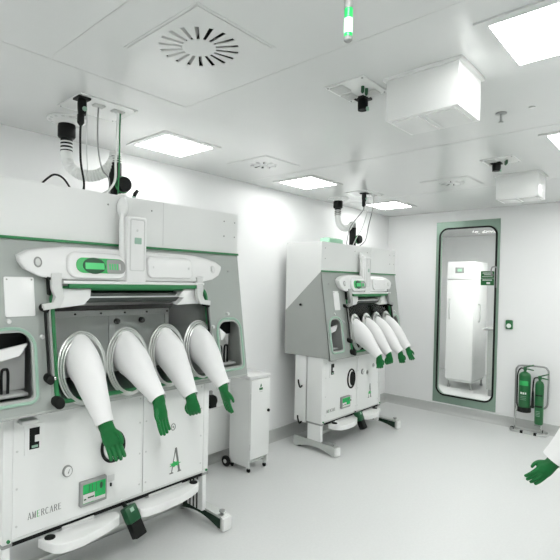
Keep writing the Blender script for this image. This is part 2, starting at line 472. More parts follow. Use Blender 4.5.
# ------------------------------------------------------------------ gloves
def make_glove(name, curl, spread, side):
    """hand hanging along -z from the cuff at the origin; palm faces -y; side=+1 thumb on +x"""
    bm = NB()
    def loft(secs, seg=14):
        rings = []
        for (c, a, b) in secs:
            rings.append([bm.verts.new((c[0] + a * math.cos(2 * PI * k / seg), c[1] + b * math.sin(2 * PI * k / seg), c[2])) for k in range(seg)])
        for r0, r1 in zip(rings, rings[1:]):
            for k in range(seg):
                bm.faces.new((r0[k], r0[(k + 1) % seg], r1[(k + 1) % seg], r1[k]))
        bm.faces.new(rings[0]); bm.faces.new(rings[-1])
    loft([((0, 0, .03), .029, .029), ((0, 0, .005), .031, .031), ((0, 0, -.012), .036, .031), ((0, 0, -.03), .035, .026), ((0, -.001, -.05), .039, .0215), ((0, -.003, -.075), .042, .019), ((0, -.005, -.097), .040, .0155), ((0, -.006, -.104), .036, .012)])
    def finger(base, ang, lens, rads, c0):
        p = Vector(base); pts = [p.copy()]; th = c0
        for L in lens:
            dx = math.sin(ang)
            p = p + Vector((dx, -math.sin(th), -math.cos(th))).normalized() * L
            pts.append(p.copy()); th += curl
        P = spline(pts, 4); n = len(P)
        R = [rads[0] + (rads[1] - rads[0]) * i / (n - 1) for i in range(n)]
        P.append(P[-1] + (P[-1] - P[-2]).normalized() * rads[1] * .6); R.append(rads[1] * .55)
        tube(bm, P, R, 10)
    for x, ln, sp in ((-.0285, .85, -1.3), (-.0095, 1.0, -.35), (.0095, 1.06, .35), (.0275, .97, 1.2)):
        x *= -side * -1
        finger((x, -.005, -.095), sp * spread * side, (.012, .029 * ln, .023 * ln, .018 * ln), (.0103, .0082), curl * .35)
    # thumb leaves the side of the palm near the wrist
    p0 = Vector((side * .022, -.004, -.042)); p1 = Vector((side * .042, -.015, -.066)); p2 = Vector((side * .046, -.024, -.090)); p3 = Vector((side * .040, -.030, -.110))
    P = spline([p0, p1, p2, p3], 4); n = len(P)
    P.append(P[-1] + (P[-1] - P[-2]).normalized() * .005)
    tube(bm, P, [.0125 - .0045 * i / (n - 1) for i in range(n)] + [.0045], 10)
    bmesh.ops.recalc_face_normals(bm, faces=bm.faces)
    me = bpy.data.meshes.new(name); bm.to_mesh(me); bm.free()
    o = bpy.data.objects.new(name, me); COL.objects.link(o)
    r = o.modifiers.new('r', 'REMESH'); r.mode = 'VOXEL'; r.voxel_size = .0034; r.use_smooth_shade = True
    sm = o.modifiers.new('s', 'SMOOTH'); sm.factor = .5; sm.iterations = 3
    dg = bpy.context.evaluated_depsgraph_get()
    res = bpy.data.meshes.new_from_object(o.evaluated_get(dg))
    res.name = name
    res.materials.clear(); res.materials.append(M['glove'])
    for f in res.polygons: f.use_smooth = True
    bpy.data.objects.remove(o); bpy.data.meshes.remove(me)
    return res
GLOVES = [make_glove('glove_relaxed', .16, .035, 1), make_glove('glove_half_closed', .42, .03, -1), make_glove('glove_straight', .10, .015, -1), make_glove('glove_closed', .75, .03, 1)]

def add_sleeve(root, p0, p1, sl, gl, gs, tip, seed, ra=.077, rb=.114, rc=.043):
    """stiff white sleeve blown out of the port at p0 and drooping to its cuff at p1"""
    p0 = Vector(p0); p1 = Vector(p1); out = Vector((0, -1, -sl)).normalized()
    p0 = p0 - out * .03 + Vector((-.008, 0, .024)); c1 = p0 + out * .07 + Vector((0, 0, -.01)); c2 = p0.lerp(p1, .6) + Vector((0, -.008, .008))
    P = bez([p0, c1, c2, p1], 22); n = len(P)
    rnd = random.Random(seed); ph = [rnd.uniform(0, 6) for _ in range(6)]
    bm = NB(); seg = 32; rings = []
    endt = (P[-1] - P[-3]).normalized()
    for i, p in enumerate(P):
        t = i / (n - 1)
        tan = (P[min(i + 1, n - 1)] - P[max(i - 1, 0)]).normalized()
        w = min(1, t * 2.2); w = w * w * (3 - 2 * w)
        nrm = (out * (1 - w) + tan * w).normalized()
        ax = Vector((1, 0, 0)); ax = (ax - nrm * ax.dot(nrm)).normalized()
        ay = nrm.cross(ax)
        k = 1 - t
        bulge = 1 + .15 * math.sin(PI * min(1, t * 1.1)) 
        A = (rc + (ra - rc) * k ** .95) * bulge; B = (rc + (rb - rc) * k ** 1.1) * bulge
        ring = []
        for q in range(seg):
            th = 2 * PI * q / seg
            wr = 1 + .012 * math.sin(5 * th + ph[0] + 9 * t) * t + .010 * math.sin(3 * th + ph[1] - 14 * t) + .008 * math.sin(26 * t + ph[2] + 2 * th) * t
            ring.append(bm.verts.new(p + (ax * math.cos(th) * A + ay * math.sin(th) * B) * wr))
        rings.append(ring)
    # hem turned inwards
    c = P[-1]
    for s, back in ((.93, .0), (.90, .03)):
        rings.append([bm.verts.new(c - endt * back + (v.co - c) * s) for v in rings[n - 1]])
    for r0, r1 in zip(rings, rings[1:]):
        for q in range(seg):
            bm.faces.new((r0[q], r0[(q + 1) % seg], r1[(q + 1) % seg], r1[q]))
    sv = finish(bm, 'glove_sleeve', M['sleeve'], root, 60)
    g = bpy.data.objects.new('glove', GLOVES[gl]); COL.objects.link(g); g.parent = sv
    dirn = (Vector(tip) - p1).normalized()
    rot = Vector((0, 0, -1)).rotation_difference(dirn).to_matrix().to_4x4()
    tw = Matrix.Rotation(gs[1], 4, 'Z')
    g.matrix_local = Matrix.Translation(p1 - endt * .004) @ rot @ tw @ Matrix.Scale(gs[0], 4)
    return sv

# ------------------------------------------------------------------ lettering (drawn strokes)
def glyph(bm, ch, x, z, w, h, mp, a, b):
    st = .17 * w; th = .07 * w; sf = .045 * h
    def q(p): prism(bm, [(x + u * w, z + v * h) for u, v in p], mp, a, b)
    def bar(u0, v0, u1, v1, t):
        dx, dy = (u1 - u0) * w, (v1 - v0) * h; L = math.hypot(dx, dy); nx, ny = -dy / L * t / 2, dx / L * t / 2
        prism(bm, [(x + u0 * w + nx, z + v0 * h + ny), (x + u1 * w + nx, z + v1 * h + ny), (x + u1 * w - nx, z + v1 * h - ny), (x + u0 * w - nx, z + v0 * h - ny)], mp, a, b)
    def serif(u, v, half=.16): q([(u - half, v), (u + half, v), (u + half, v + sf / h), (u - half, v + sf / h)])
    if ch == 'A':
        bar(.14, 0, .5, 1, th); bar(.52, 1, .86, 0, st); bar(.25, .33, .75, .33, th); serif(.14, 0); serif(.86, 0)
    elif ch == 'M':
        bar(.14, 0, .14, 1, th); bar(.14, 1, .5, .05, st); bar(.5, .05, .86, 1, th); bar(.86, 0, .86, 1, st); serif(.14, 0); serif(.86, 0); serif(.10, 1 - sf / h, .1); serif(.9, 1 - sf / h, .1)
    elif ch == 'E':
        bar(.22, 0, .22, 1, st); bar(.1, .97, .85, .97, th); bar(.22, .52, .7, .52, th); bar(.1, .03, .88, .03, th)
    elif ch == 'R':
        bar(.2, 0, .2, 1, st); bar(.1, .97, .6, .97, th); bar(.6, .97, .78, .84, st * .8); bar(.78, .86, .78, .66, st); bar(.78, .66, .6, .53, st * .8); bar(.2, .53, .62, .53, th); bar(.5, .53, .88, 0, st); serif(.2, 0); serif(.9, 0, .1)
    elif ch == 'C':
        P = [(.5 + .4 * math.cos(t), .5 + .5 * math.sin(t)) for t in [math.radians(40 + i * 28) for i in range(11)]]
        for i, (p0, p1) in enumerate(zip(P, P[1:])): bar(*p0, *p1, th + (st - th) * math.sin(PI * (i + .5) / 10))

# ------------------------------------------------------------------ the isolators
SL = .149
def isolator(name, label, loc, rz, W, dz, foot, col, win, rings, ports, bar, pods, brk, seam, hmi, gauge, text, drain, lock, logo, sleeves, trays, pedal, inner, plate_, kx, sleeve_kw={}):
    root = thing(name, label, 'glovebox isolator', loc, rz, 'glovebox isolators')
    ZT, ZG, ZL, ZD, YB = 1.997 + dz, 1.717 + dz, .895 + dz, 1.326 + dz, .42
    V1 = ZG - ZL; YLF = -SL * V1
    PP = lambda u, v, o: (u, -SL * v - o, ZG - v - o * SL)
    YC = -.03
    CP = lambda u, z, o: (u, YC - o, z + dz)
    # --- upper housing and chamber shell
    bm = NB(); prism(bm, [(YB, ZD), (YB, ZT), (0, ZT), (0, ZG)], YZ, 0, W); h = finish(bm, 'upper_housing', M['white'], root)
    bm = NB()
    for u in (W * .62, ):
        box(bm, u, u + .002, -.0008, .01, ZG + .02, ZT - .003)
    finish(bm, 'housing_joint', M['seam'], h)
    for u, v in ((W - .13, .06), (W - .13, .16), (W - .03, .06), (W - .03, .16), (W * .57, .06), (W * .4, .06), (.06, .06), (.06, .16)):
        bm = NB(); lathe(bm, [(.005, .002), (.005, -.002), (0, -.004)], (u, 0, ZT - v), 'y', 10); finish(bm, 'screw', M['grey'], h)
    bm = NB(); prism(bm, [(0.002, ZG + .006), (-.012, ZG + .006), (-.014, ZG - .007), (0, ZG - .007)], YZ, -.001, W + .001); finish(bm, 'green_trim', M['gasket'], root)
    for x0, x1 in ((0, .014), (W - .014, W)):
        bm = NB(); prism(bm, [(YB, ZL), (YB, ZD - .001), (.012, ZG - .012), (.002, ZG - .012), (YLF + .002, ZL)], YZ, x0, x1); finish(bm, 'side_panel', M['side'], root)
    bm = NB(); lathe(bm, [(.012, 0), (.012, -.012), (0, -.014)], (0, .23, 1.39 + dz), 'x', 12); finish(bm, 'side_plug', M['rubber'], root)
    bm = NB(); box(bm, .014, W - .014, YLF + .02, YB, ZL, ZL + .02); finish(bm, 'chamber_floor', M['cfloor'], root)
    bm = NB(); box(bm, .014, W - .014, YB - .02, YB, ZL + .02, ZD); finish(bm, 'chamber_back', M['chamber_dark'] if W > 1.6 else M['inner'], root)
    if W < 1.6:
        bm = NB(); box(bm, .43, .80, .10, .16, ZG - .42, ZG - .26, .006); finish(bm, 'chamber_blind', M['black'], root)
    bm = NB(); prism(bm, [(YB - .02, ZD - .02), (YB - .02, ZD + .0), (.02, ZG - .021), (.02, ZG - .041)], YZ, .014, W - .014); finish(bm, 'chamber_roof', M['chamber_dark'], root)
    # --- front panel with its three openings
    wo = rr(win[0], win[1], win[2], win[3], .05, 6)
    po = [rr(p[0] + .03, p[1] - .03, p[2] + .03, p[3] - .03, (.075, .075, .02, .02) if i == 0 and W > 1.6 else (.06, .06, .02, .02), 6) for i, p in enumerate(ports)]
    bm = NB(); holed(bm, [(0, .008), (W, .008), (W, V1), (0, V1)], [wo] + po, PP, -.012, 0); finish(bm, 'front_panel', M['panel'], root)
    bm = NB(); box(bm, 0, W, YLF - .004, YLF + .02, ZL - .012, ZL + .001, .002, 1); finish(bm, 'panel_sill', M['side'], root)
    for u, v in ((W - .10, .12), (.10, .12), (.10, V1 - .05), (W - .05, V1 - .06)):
        bm = NB(); prism(bm, oval(u, v, .007, .007, 12), PP, 0, .004); finish(bm, 'screw', M['grey'], root)
    for x in (ports[0][1] + .02, ports[1][0] - .03):
        bm = NB(); prism(bm, [(.02, ZL + .02), (YB - .02, ZL + .02), (YB - .02, ZD - .03), (.02, ZG - .06), (-SL * .3 + .015, ZG - .3), (-SL * .75 + .015, ZG - .75)], YZ, x, x + .012); finish(bm, 'chamber_partition', M['inner'], root)
    # --- side transfer ports
    for i, p in enumerate(ports):
        big = (.10, .10, .035, .035) if i == 0 and W > 1.6 else (.08, .08, .035, .035)
        pt = NB(); tube(pt, [PP(u, v, .004) for u, v in rr(p[0] + .014, p[1] - .014, p[2] + .014, p[3] - .014, big, 6)], .0085, 8, True)
        pr_ = finish(pt, 'port_seal', M['mint'], root)
        bm = NB(); frame(bm, rr(p[0] + .006, p[1] - .006, p[2] + .006, p[3] - .006, big, 6), rr(p[0] + .032, p[1] - .032, p[2] + .032, p[3] - .032, (.06, .06, .02, .02), 6), PP, -.01, .006)
        finish(bm, 'port_rim', M['side'], root)
        m = (p[0] + p[1]) / 2
        # transfer tray with its handle, inside the port
        bm = NB(); box(bm, p[0] + .035, p[1] - .035, -.06, YB - .06, ZG - p[3] + .035, ZG - p[3] + .05, .003); finish(bm, 'transfer_tray', M['inner'], root)
        for q in ((.0,) if i == 0 else (-.03, .03)):
            bm = NB(); zt_ = ZG - p[3] + .05
            tube(bm, spline([(m + q - .014, -.02, zt_), (m + q - .014, -.02, zt_ + .10), (m + q, -.02, zt_ + .115), (m + q + .014, -.02, zt_ + .10), (m + q + .014, -.02, zt_)], 4), .007, 8)
            finish(bm, 'tray_handle', M['black'], root)
        zm = ZG - (p[2] + .13)
        bm = NB(); box(bm, p[0] + .016, p[1] - .016, .02, .035, zm, ZG - p[2] - .01, .003); finish(bm, 'port_blind', M['black'], root)
        bm = NB(); box(bm, p[0] + .016, p[1] - .016, .036, .05, ZG - p[3] + .05, zm, .003); finish(bm, 'port_back', M['pale'], root)
        if i == 0:
            bm = NB(); prism(bm, [(p[0] + .03, p[2] + .128), (p[1] - .036, p[2] + .098), (p[1] - .075, p[2] + .15), (p[0] + .03, p[2] + .182)], PP, -.045, -.03); finish(bm, 'port_flap', M['gloss'], root)
        else:
            bm = NB(); prism(bm, [(p[0] + .028, p[2] + .07), (p[0] + .075, p[2] + .105), (p[0] + .045, p[2] + .14), (p[0] + .028, p[2] + .145)], PP, .0, .02); finish(bm, 'port_flap', M['gloss'], root)
        for u, v in ((m, p[2] - .02), ((p[1] + .02) if i == 0 else (p[0] - .018), p[2] + .06)):
            bm = NB(); prism(bm, oval(u, v, .011, .011, 14), PP, 0, .012, .003); finish(bm, 'port_latch', M['pale'], root)
    # --- window
    bm = NB(); tube(bm, [PP(u, v, .006) for u, v in wo], .0115, 8, True); finish(bm, 'window_gasket', M['gasket'], root)
    bm = NB(); frame(bm, rr(win[0] - .022, win[1] + .022, win[2] - .022, win[3] + .022, .065, 6), rr(win[0] - .001, win[1] + .001, win[2] - .001, win[3] + .001, .05, 6), PP, -.002, .004); finish(bm, 'window_rim', M['side'], root)
    bm = NB(); holed(bm, rr(win[0] + .002, win[1] - .002, win[2] + .10, win[3] - .002, .045, 6), [oval(u, v, .103, .143, 28) for u, v in rings], PP, -.006, -.001) if False else prism(bm, rr(win[0] + .002, win[1] - .002, win[2] + .09, win[3] - .002, .045, 6), PP, -.008, -.004)
    finish(bm, 'window_pane', M['glass'], root)
    for u, v in rings:
        bm = NB()
        a, b = kx * .128, .178
        for (da, r_, o_) in ((0, .0065, .004), (-.010, .005, .014), (-.018, .0045, .024)):
            tube(bm, [PP(q, w, o_) for q, w in oval(u, v, a + da, b + da, 36)], r_, 8, True)
        frame(bm, oval(u, v, a, b, 36), oval(u, v, a - .010, b - .010, 36), PP, -.004, .006)
        finish(bm, 'glove_port_ring', M['steel'], root)
    # --- inner rear wall panel seen through the window
    x0, x1, z0, z1, yi = inner
    z0 += dz; z1 += dz
    bm = NB(); box(bm, x0, x1, yi, yi + .01, z0, z1); ip = finish(bm, 'inner_panel', M['inner'], root)
    bm = NB()
    wv = .036
    box(bm, x0, x1, yi - .010, yi, z1 - wv, z1, .002, 1); box(bm, x0, x1, yi - .010, yi, z0, z0 + wv, .002, 1)
    box(bm, x0, x0 + wv, yi - .010, yi, z0 + wv, z1 - wv, .002, 1); box(bm, x1 - wv, x1, yi - .010, yi, z0 + wv, z1 - wv, .002, 1)
    xm = x0 + (x1 - x0) * .47
    box(bm, xm, xm + wv * 1.2, yi - .010, yi, z0 + wv, z1 - wv, .002, 1)
    finish(bm, 'inner_frame', M['pale'], ip)
    for k in range(6):
        bm = NB(); lathe(bm, [(.006, 0), (.006, -.008), (0, -.01)], (x0 + .02 + (x1 - x0 - .04) * k / 5, yi - .010, z1 - wv / 2), 'y', 10); finish(bm, 'bolt', M['black'], ip)
    for k in range(2):
        bm = NB(); lathe(bm, [(.018, 0), (.018, -.02), (.012, -.03), (0, -.031)], (xm + .02 + .18 * k + .03, yi - .01, z1 - .07), 'y', 14); finish(bm, 'fitting', M['rubber'], ip)
    bm = NB(); box(bm, x0, x1 + .02, yi - .01, yi + .02, z1 + .03, z1 + .085, .003); finish(bm, 'inner_rail', M['inner'], root)
    # --- moulded control bar, display pod, blank pod
    c0 = (bar[0] + bar[1]) / 2; hl = (bar[1] - bar[0]) / 2; kb = hl / .645
    half = [(0, .030), (.30 * kb, .030), (.42 * kb, .033), (.52 * kb, .046), (.60 * kb, .064), (hl, .090), (hl - .004, .118), (hl - .03, .155), (hl - .09 * kb, .185), (hl - .17 * kb, .198), (.30 * kb, .200), (0, .200)]
    c0 -= .008; hl -= .022
    out = [(c0 + u, v - .008) for u, v in half] + [(c0 - u, v - .008) for u, v in reversed(half[1:-1])]
    bm = NB(); prism(bm, out, PP, 0, .052, .014); cbar = finish(bm, 'control_bar', M['gloss'], root)
    for s in (-1, 1):
        bm = NB(); prism(bm, oval(c0 + s * (hl - .062), .106, .02, .026, 20), PP, .050, .0535); finish(bm, 'bar_recess', M['grey'] if s < 0 else M['pale'], cbar)
        bm = NB(); prism(bm, oval(c0 + s * (hl - .062), .106, .013, .018, 16), PP, .053, .057, .002); finish(bm, 'bar_plug', M['pale'], cbar)
    p0, p1 = pods[0]
    bm = NB(); prism(bm, rr(p0, p1, .045, .178, .05 * kb, 7), PP, .05, .078, .012); pod = finish(bm, 'display_pod', M['gloss'], root)
    pw = p1 - p0
    bm = NB(); prism(bm, rr(p0 + .12 * pw, p1 - .03 * pw, .070, .148, .038 * kb, 7), PP, .077, .081); finish(bm, 'pod_bezel', M['lime'], pod)
    bm = NB(); prism(bm, rr(p0 + .64 * pw, p1 - .025 * pw, .074, .147, (.012, .03, .03, .012), 5), PP, .080, .083); gr = finish(bm, 'speaker_grill', M['grey'], pod)
    for k in range(5):
        bm = NB(); u = p0 + (.68 + .045 * k) * pw; prism(bm, rr(u, u + .022 * pw, .095, .128, .002, 2), PP, .083, .0845); finish(bm, 'grill_slot', M['lcd'] if k < 4 else M['pale'], gr)
    bm = NB(); prism(bm, oval(p0 + .42 * pw, .110, .195 * pw, .042, 28), PP, .080, .086, .003); sc = finish(bm, 'screen_surround', M['dgreen'], pod)
    bm = NB(); prism(bm, rr(p0 + .26 * pw, p0 + .585 * pw, .094, .127, .003, 2), PP, .086, .088); finish(bm, 'lcd_screen', M['lcd'], sc)
    p0, p1 = pods[1]
    bm = NB(); prism(bm, rr(p0, p1, .045, .168, .03, 6), PP, .05, .072, .010); pod2 = finish(bm, 'blank_pod', M['gloss'], root)
    for u in (p0 + .035, p1 - .03):
        bm = NB(); prism(bm, oval(u, .105, .005, .007, 10), PP, .071, .074); finish(bm, 'screw', M['pale'], pod2)
    # --- upright sensor bracket over the bar, with its round nozzle
    b0, b1 = brk
    bw = b1 - b0
    B = lambda u, z, o: (u, -.072 - o, z + dz)
    bm = NB(); prism(bm, rr(b0, b1, 1.508, 1.874, .012, 4), B, -.05, .022, .006); bk = finish(bm, 'sensor_bracket', M['gloss'], root)
    bm = NB(); frame(bm, rr(b0 + .016, b1 - .012, 1.575, 1.862, .01, 3), rr(b0 + .022, b1 - .018, 1.581, 1.856, .008, 3), B, .021, .0245); finish(bm, 'bracket_rim', M['pale'], bk)
    bm = NB(); prism(bm, rr(b0 + .045, b1 - .035, 1.725, 1.76, .003, 2), B, .021, .024); finish(bm, 'indicator_window', M['mint'], bk)
    bm = NB(); prism(bm, oval(b0 + bw * .5, 1.80, .006, .007, 10), B, .021, .024); finish(bm, 'screw', M['pale'], bk)
    bm = NB(); lathe(bm, [(.015, 1.508 + dz), (.017, 1.52 + dz), (.017, 1.83 + dz), (.014, 1.86 + dz), (.012, 1.89 + dz)], (b0 - (.010 if W > 1.6 else -.006), -.055, 0), seg=18); finish(bm, 'bracket_tube', M['gloss'], bk)
    bm = NB(); kn = 1 if W > 1.6 else .55; lathe(bm, [(r_ * kn, h_ * kn) for r_, h_ in [(0, 0), (.018, .004), (.030, .03), (.033, .06), (.028, .09), (.016, .11), (0, .118)]], (b0 + .012, -.022, 1.872 + dz), seg=20); finish(bm, 'nozzle', M['gloss'], bk)
    # --- green rail, hinge arms, gas struts, chamber lamp
    bm = NB(); box(bm, win[0] + .07, win[1] - .09, -SL * .222 - .055, -SL * .222 - .035, ZG - .238, ZG - .216, .003); finish(bm, 'visor_rail', M['gasket'], root)
    bm = NB(); box(bm, win[0] + .04, win[1] - .05, -SL * .21 - .06, -SL * .21 - .01, ZG - .216, ZG - .200, .003); finish(bm, 'visor_lip', M['white'], root)
    for s, u in ((-1, win[0] - .018), (1, win[1] - .108)):
        A = [(0, .158), (.052, .158), (.052, .235), (.058, .275), (.036, .325), (-.045, .335), (-.045, .310), (.004, .303), (.012, .27), (0, .235)]
        if s > 0: A = [(.05 - a, b) for a, b in A]
        bm = NB(); prism(bm, [(u + a, b) for a, b in A], PP, .035, .062, .006); arm = finish(bm, 'hinge_arm', M['pale'] if W > 1.6 else M['grey'], root)
        bm = NB()
        hx = u - .012 if s < 0 else u + .005
        prism(bm, rr(hx - .006, hx + .014, .152, .19, .004, 2), PP, .005, .05); prism(bm, rr(hx + .004, hx + .016, .19, .27, .004, 2), PP, .012, .034)
        finish(bm, 'hinge_block', M['black'], arm)
        ku = u - .028 if s < 0 else u + .090
        bm = NB(); tube(bm, [PP(ku, .335, .03), PP(ku + .004, .665, .03)], .007, 10); st = finish(bm, 'gas_strut', M['black'], root)
        bm = NB(); tube(bm, [PP(ku + .020, .33, .026), PP(ku + .024, .665, .026)], .008, 10); finish(bm, 'strut_rod', M['grey'], st)
        bm = NB(); prism(bm, oval(ku + .006, .668, .019, .022, 14), PP, .0, .045, .004); finish(bm, 'strut_joint', M['rubber'], st)
        bm = NB(); prism(bm, oval(ku - .002, .333, .016, .018, 14), PP, .0, .05, .004); finish(bm, 'strut_joint', M['rubber'], st)
        bm = NB(); prism(bm, oval(ku + .026, .66, .007, .009, 12), PP, .03, .05, .003); finish(bm, 'strut_pin', M['chrome'], st)
    bm = NB(); prism(bm, oval(win[0] - .002, win[3] - .008, .026, .028, 24), PP, .0, .05, .010); finish(bm, 'window_knob', M['rubber'], root)
    for s, ua, ub in ((-1, win[0] + .03, win[0] + .205), (1, win[1] - .235, win[1] - .08)):
        Q = [(ua, .238), (ub, .238), (ub - .006, .285), (ub - .045, .322), (ua, .335)] if s < 0 else [(ua + .05, .238), (ub, .238), (ub, .33), (ua - .01, .335), (ua + .04, .290), (ua, .285)]
        bm = NB(); prism(bm, Q, PP, -.05, .02, .004); finish(bm, 'lamp_end_cap', M['gloss'], root)
    bm = NB(); box(bm, win[0] + .2, win[1] - .19, -SL * .26 + .01, -SL * .26 + .05, ZG - .315, ZG - .262, .006); lt = finish(bm, 'lamp_bar', M['chamber_dark'], root)
    bm = NB(); box(bm, win[0] + .2, win[1] - .19, -SL * .26 + .0, -SL * .26 + .012, ZG - .29, ZG - .282); finish(bm, 'lamp_ridge', M['pale'], lt)
    # --- paper label plate
    q0, q1, q2, q3 = plate_
    bm = NB(); prism(bm, rr(q0, q1, q2, q3, .008, 3), PP, 0, .006, .002); lp = finish(bm, 'label_plate', M['gloss'], root)
    for u in (q0 + .012, q1 - .012):
        bm = NB(); prism(bm, oval(u, q2 + .012, .004, .004, 8), PP, .006, .008); finish(bm, 'screw', M['grey'], lp)
    # --- lower cabinet, columns and feet
    c_l, c_r = col
    for k, (a, b) in enumerate(((c_l + .045, seam - .0015), (seam + .0015, c_r - .045))):
        bm = NB(); box(bm, a, b, YC, YC + .02, .285 + dz, ZL - .002, .002, 1); ad = finish(bm, 'access_panel', M['white'], root)
        for z in (.34, .52, .70, .84):
            for u in (a + .02, b - .02):
                bm = NB(); lathe(bm, [(.0055, 0), (.0055, -.0025), (0, -.0035)], (u, YC, z + dz), 'y', 10); finish(bm, 'screw', M['pale'], ad)
    bm = NB(); box(bm, c_l + .045, c_r - .045, YC + .02, .14, .30 + dz, ZL - .002); finish(bm, 'cabinet_body', M['white'], root)
    bm = NB(); box(bm, c_l + .03, c_r - .03, YC + .004, .135, .250 + dz, .285 + dz); finish(bm, 'cabinet_underside', M['rubber'], root)
    bm = NB(); box(bm, c_l + .045, c_r - .045, YC - .003, YC + .012, .272 + dz, .286 + dz, .002, 1); finish(bm, 'bottom_rail', M['pale'], root)
    for s, x in ((-1, c_l), (1, c_r)):
        xa, xb = (x, x + .045) if s < 0 else (x - .045, x)
        bm = NB(); box(bm, xa, xb, YC - .004, .14, .268 + dz, ZL - .001, .006, 2); cs = finish(bm, 'lift_column', M['white'], root)
        bm = NB(); frame(bm, rr(xa - .002, xb + .002, YC - .007, .143, .008, 3), rr(xa + .003, xb - .003, YC, .137, .006, 3), XYZ, .255 + dz, .270 + dz); finish(bm, 'column_collar', M['grey'], cs)
        bm = NB(); box(bm, xa + .005, xb - .005, YC + .004, .13, .085, .28 + dz, .004, 1); ic = finish(bm, 'inner_column', M['white'], root)
        xi = xb - .005 if s < 0 else xa + .005
        for yy in (.02, .055, .09):
            bm = NB(); box(bm, min(xi - .002, xi + .001), max(xi - .001, xi + .002), yy, yy + .012, .09, .26 + dz); finish(bm, 'column_slot', M['rubber'], ic)
        bm = NB(); lathe(bm, [(.008, 0), (.008, -.008), (0, -.009)], ((xa + xb) / 2 + .004, YC - .004, .285 + dz), 'y', 10); finish(bm, 'column_plug', M['gasket'], cs)
        # arched foot
        f0, f1 = (foot[0], foot[0] + .07) if s < 0 else (foot[1] - .07, foot[1])
        n = 14; arch = [(-.15 + .385 * k / n, .012 + .036 * math.sin(PI * k / n)) for k in range(n + 1)]
        prof = [(-.19, 0.004), (-.155, .004)] + arch + [(.24, .004), (.27, .004), (.285, .02), (.285, .098), (.275, .106), (-.18, .094), (-.198, .084), (-.204, .05), (-.200, .02)]
        bm = NB(); prism(bm, prof, YZ, f0, f1); ft = finish(bm, 'foot', M['steel'], root)
        bm = NB(); box(bm, f0 - .002, f1 + .002, -.210, -.188, .006, .088, .006, 2); finish(bm, 'foot_cap', M['white'], ft)
        bm = NB(); lathe(bm, [(.008, .08), (.008, .105), (.02, .108), (.02, .118), (0, .12)], ((f0 + f1) / 2, -.155, 0), seg=14); finish(bm, 'levelling_knob', M['grey'], ft)
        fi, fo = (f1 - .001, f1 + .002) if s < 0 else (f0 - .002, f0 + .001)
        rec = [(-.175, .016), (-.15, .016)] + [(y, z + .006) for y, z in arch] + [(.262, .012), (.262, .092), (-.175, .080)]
        bm = NB(); prism(bm, rec, YZ, fi, fo); finish(bm, 'foot_shade_panel', M['foot_shade'], ft)  # thin dark sheet, painted shade on the inner face of the foot
        for yy in (-.17, .25):
            bm = NB(); lathe(bm, [(.026, 0), (.026, .006), (.01, .012)], ((f0 + f1) / 2, yy, 0), seg=14); finish(bm, 'foot_pad', M['rubber'], ft)
    bm = NB(); box(bm, foot[0] + .062, foot[1] - .062, .20, .235, .04, .075, .003); finish(bm, 'foot_crossbar', M['steel'], root)
    bm = NB(); box(bm, c_l + .004, c_r - .004, .155, .29, .245 + dz, ZL - .003, .004); finish(bm, 'rear_housing', M['white'], root)
    for z in (.60, .25):
        bm = NB(); tube(bm, spline([(c_l + .002, .20, z + dz), (c_l - .03, .20, z - .01 + dz), (c_l - .04, .21, z + .03 + dz), (c_l - .02, .23, z + .055 + dz)], 5), .008, 8); finish(bm, 'hose_hook', M['rubber'], root)
    # --- things set in the cabinet front
    g = gauge
    bm = NB(); prism(bm, oval(g[0], g[1], .026, .030, 24), CP, 0, .012, .003); ga = finish(bm, 'pressure_gauge', M['grey'], root)
    bm = NB(); prism(bm, oval(g[0], g[1], .020, .024, 24), CP, .012, .0135); finish(bm, 'gauge_dial', M['gloss'], ga)
    bm = NB(); prism(bm, [(g[0] - .002, g[1] - .01), (g[0] + .002, g[1] - .01), (g[0] + .010, g[1] + .014)], CP, .0135, .0145); finish(bm, 'gauge_needle', M['black'], ga)
    x0, x1, z0, z1 = hmi
    bm = NB(); prism(bm, rr(x0, x1, z0, z1, .006, 3), CP, 0, .02, .005); hm = finish(bm, 'touch_panel', M['grey'], root)
    hx, hz = x1 - x0, z1 - z0
    bm = NB(); prism(bm, rr(x0 + .09 * hx, x1 - .07 * hx, z0 + .12 * hz, z1 - .12 * hz, .002, 2), CP, .02, .0215); ds = finish(bm, 'panel_display', M['screen'], hm)
    bm = NB(); prism(bm, rr(x0 + .09 * hx, x0 + .52 * hx, z0 + .14 * hz, z0 + .5 * hz, .001, 1), CP, .0215, .0222); prism(bm, rr(x0 + .5 * hx, x1 - .08 * hx, z0 + .13 * hz, z0 + .26 * hz, .001, 1), CP, .0215, .0222); finish(bm, 'display_box', M['pale'], ds)
    bm = NB()
    for (a, b, c, e) in ((.12, .2, .26, .32), (.26, .5, .3, .36), (.1, .5, .5, .52), (.3, .32, .56, .84), (.42, .44, .56, .84), (.56, .58, .5, .86)):
        prism(bm, rr(x0 + a * hx, x0 + b * hx, z0 + c * hz, z0 + e * hz, .0005, 1), CP, .0222, .0228)
    prism(bm, oval(x0 + .76 * hx, z0 + .68 * hz, .055 * hx, .14 * hz, 16), CP, .0215, .0226); finish(bm, 'display_marks', M['dgreen'], ds)
    bm = NB(); prism(bm, rr(x1 + .028, x1 + .037, z0 + .42 * hz, z0 + .56 * hz, .002, 2), CP, 0, .006); finish(bm, 'rocker_switch', M['black'], root)
    bm = NB(); prism(bm, rr(x1 + .014, x1 + .055, z0 + .62 * hz, z0 + .9 * hz, .002, 2), CP, 0, .0015); finish(bm, 'notice_card', M['pale'], root)
    # handle recess and lever
    u, z = lock
    bm = NB(); prism(bm, rr(u - .045, u + .05, z - .075, z + .075, .006, 3), CP, 0, .004, .002); lk = finish(bm, 'latch_plate', M['white'], root)
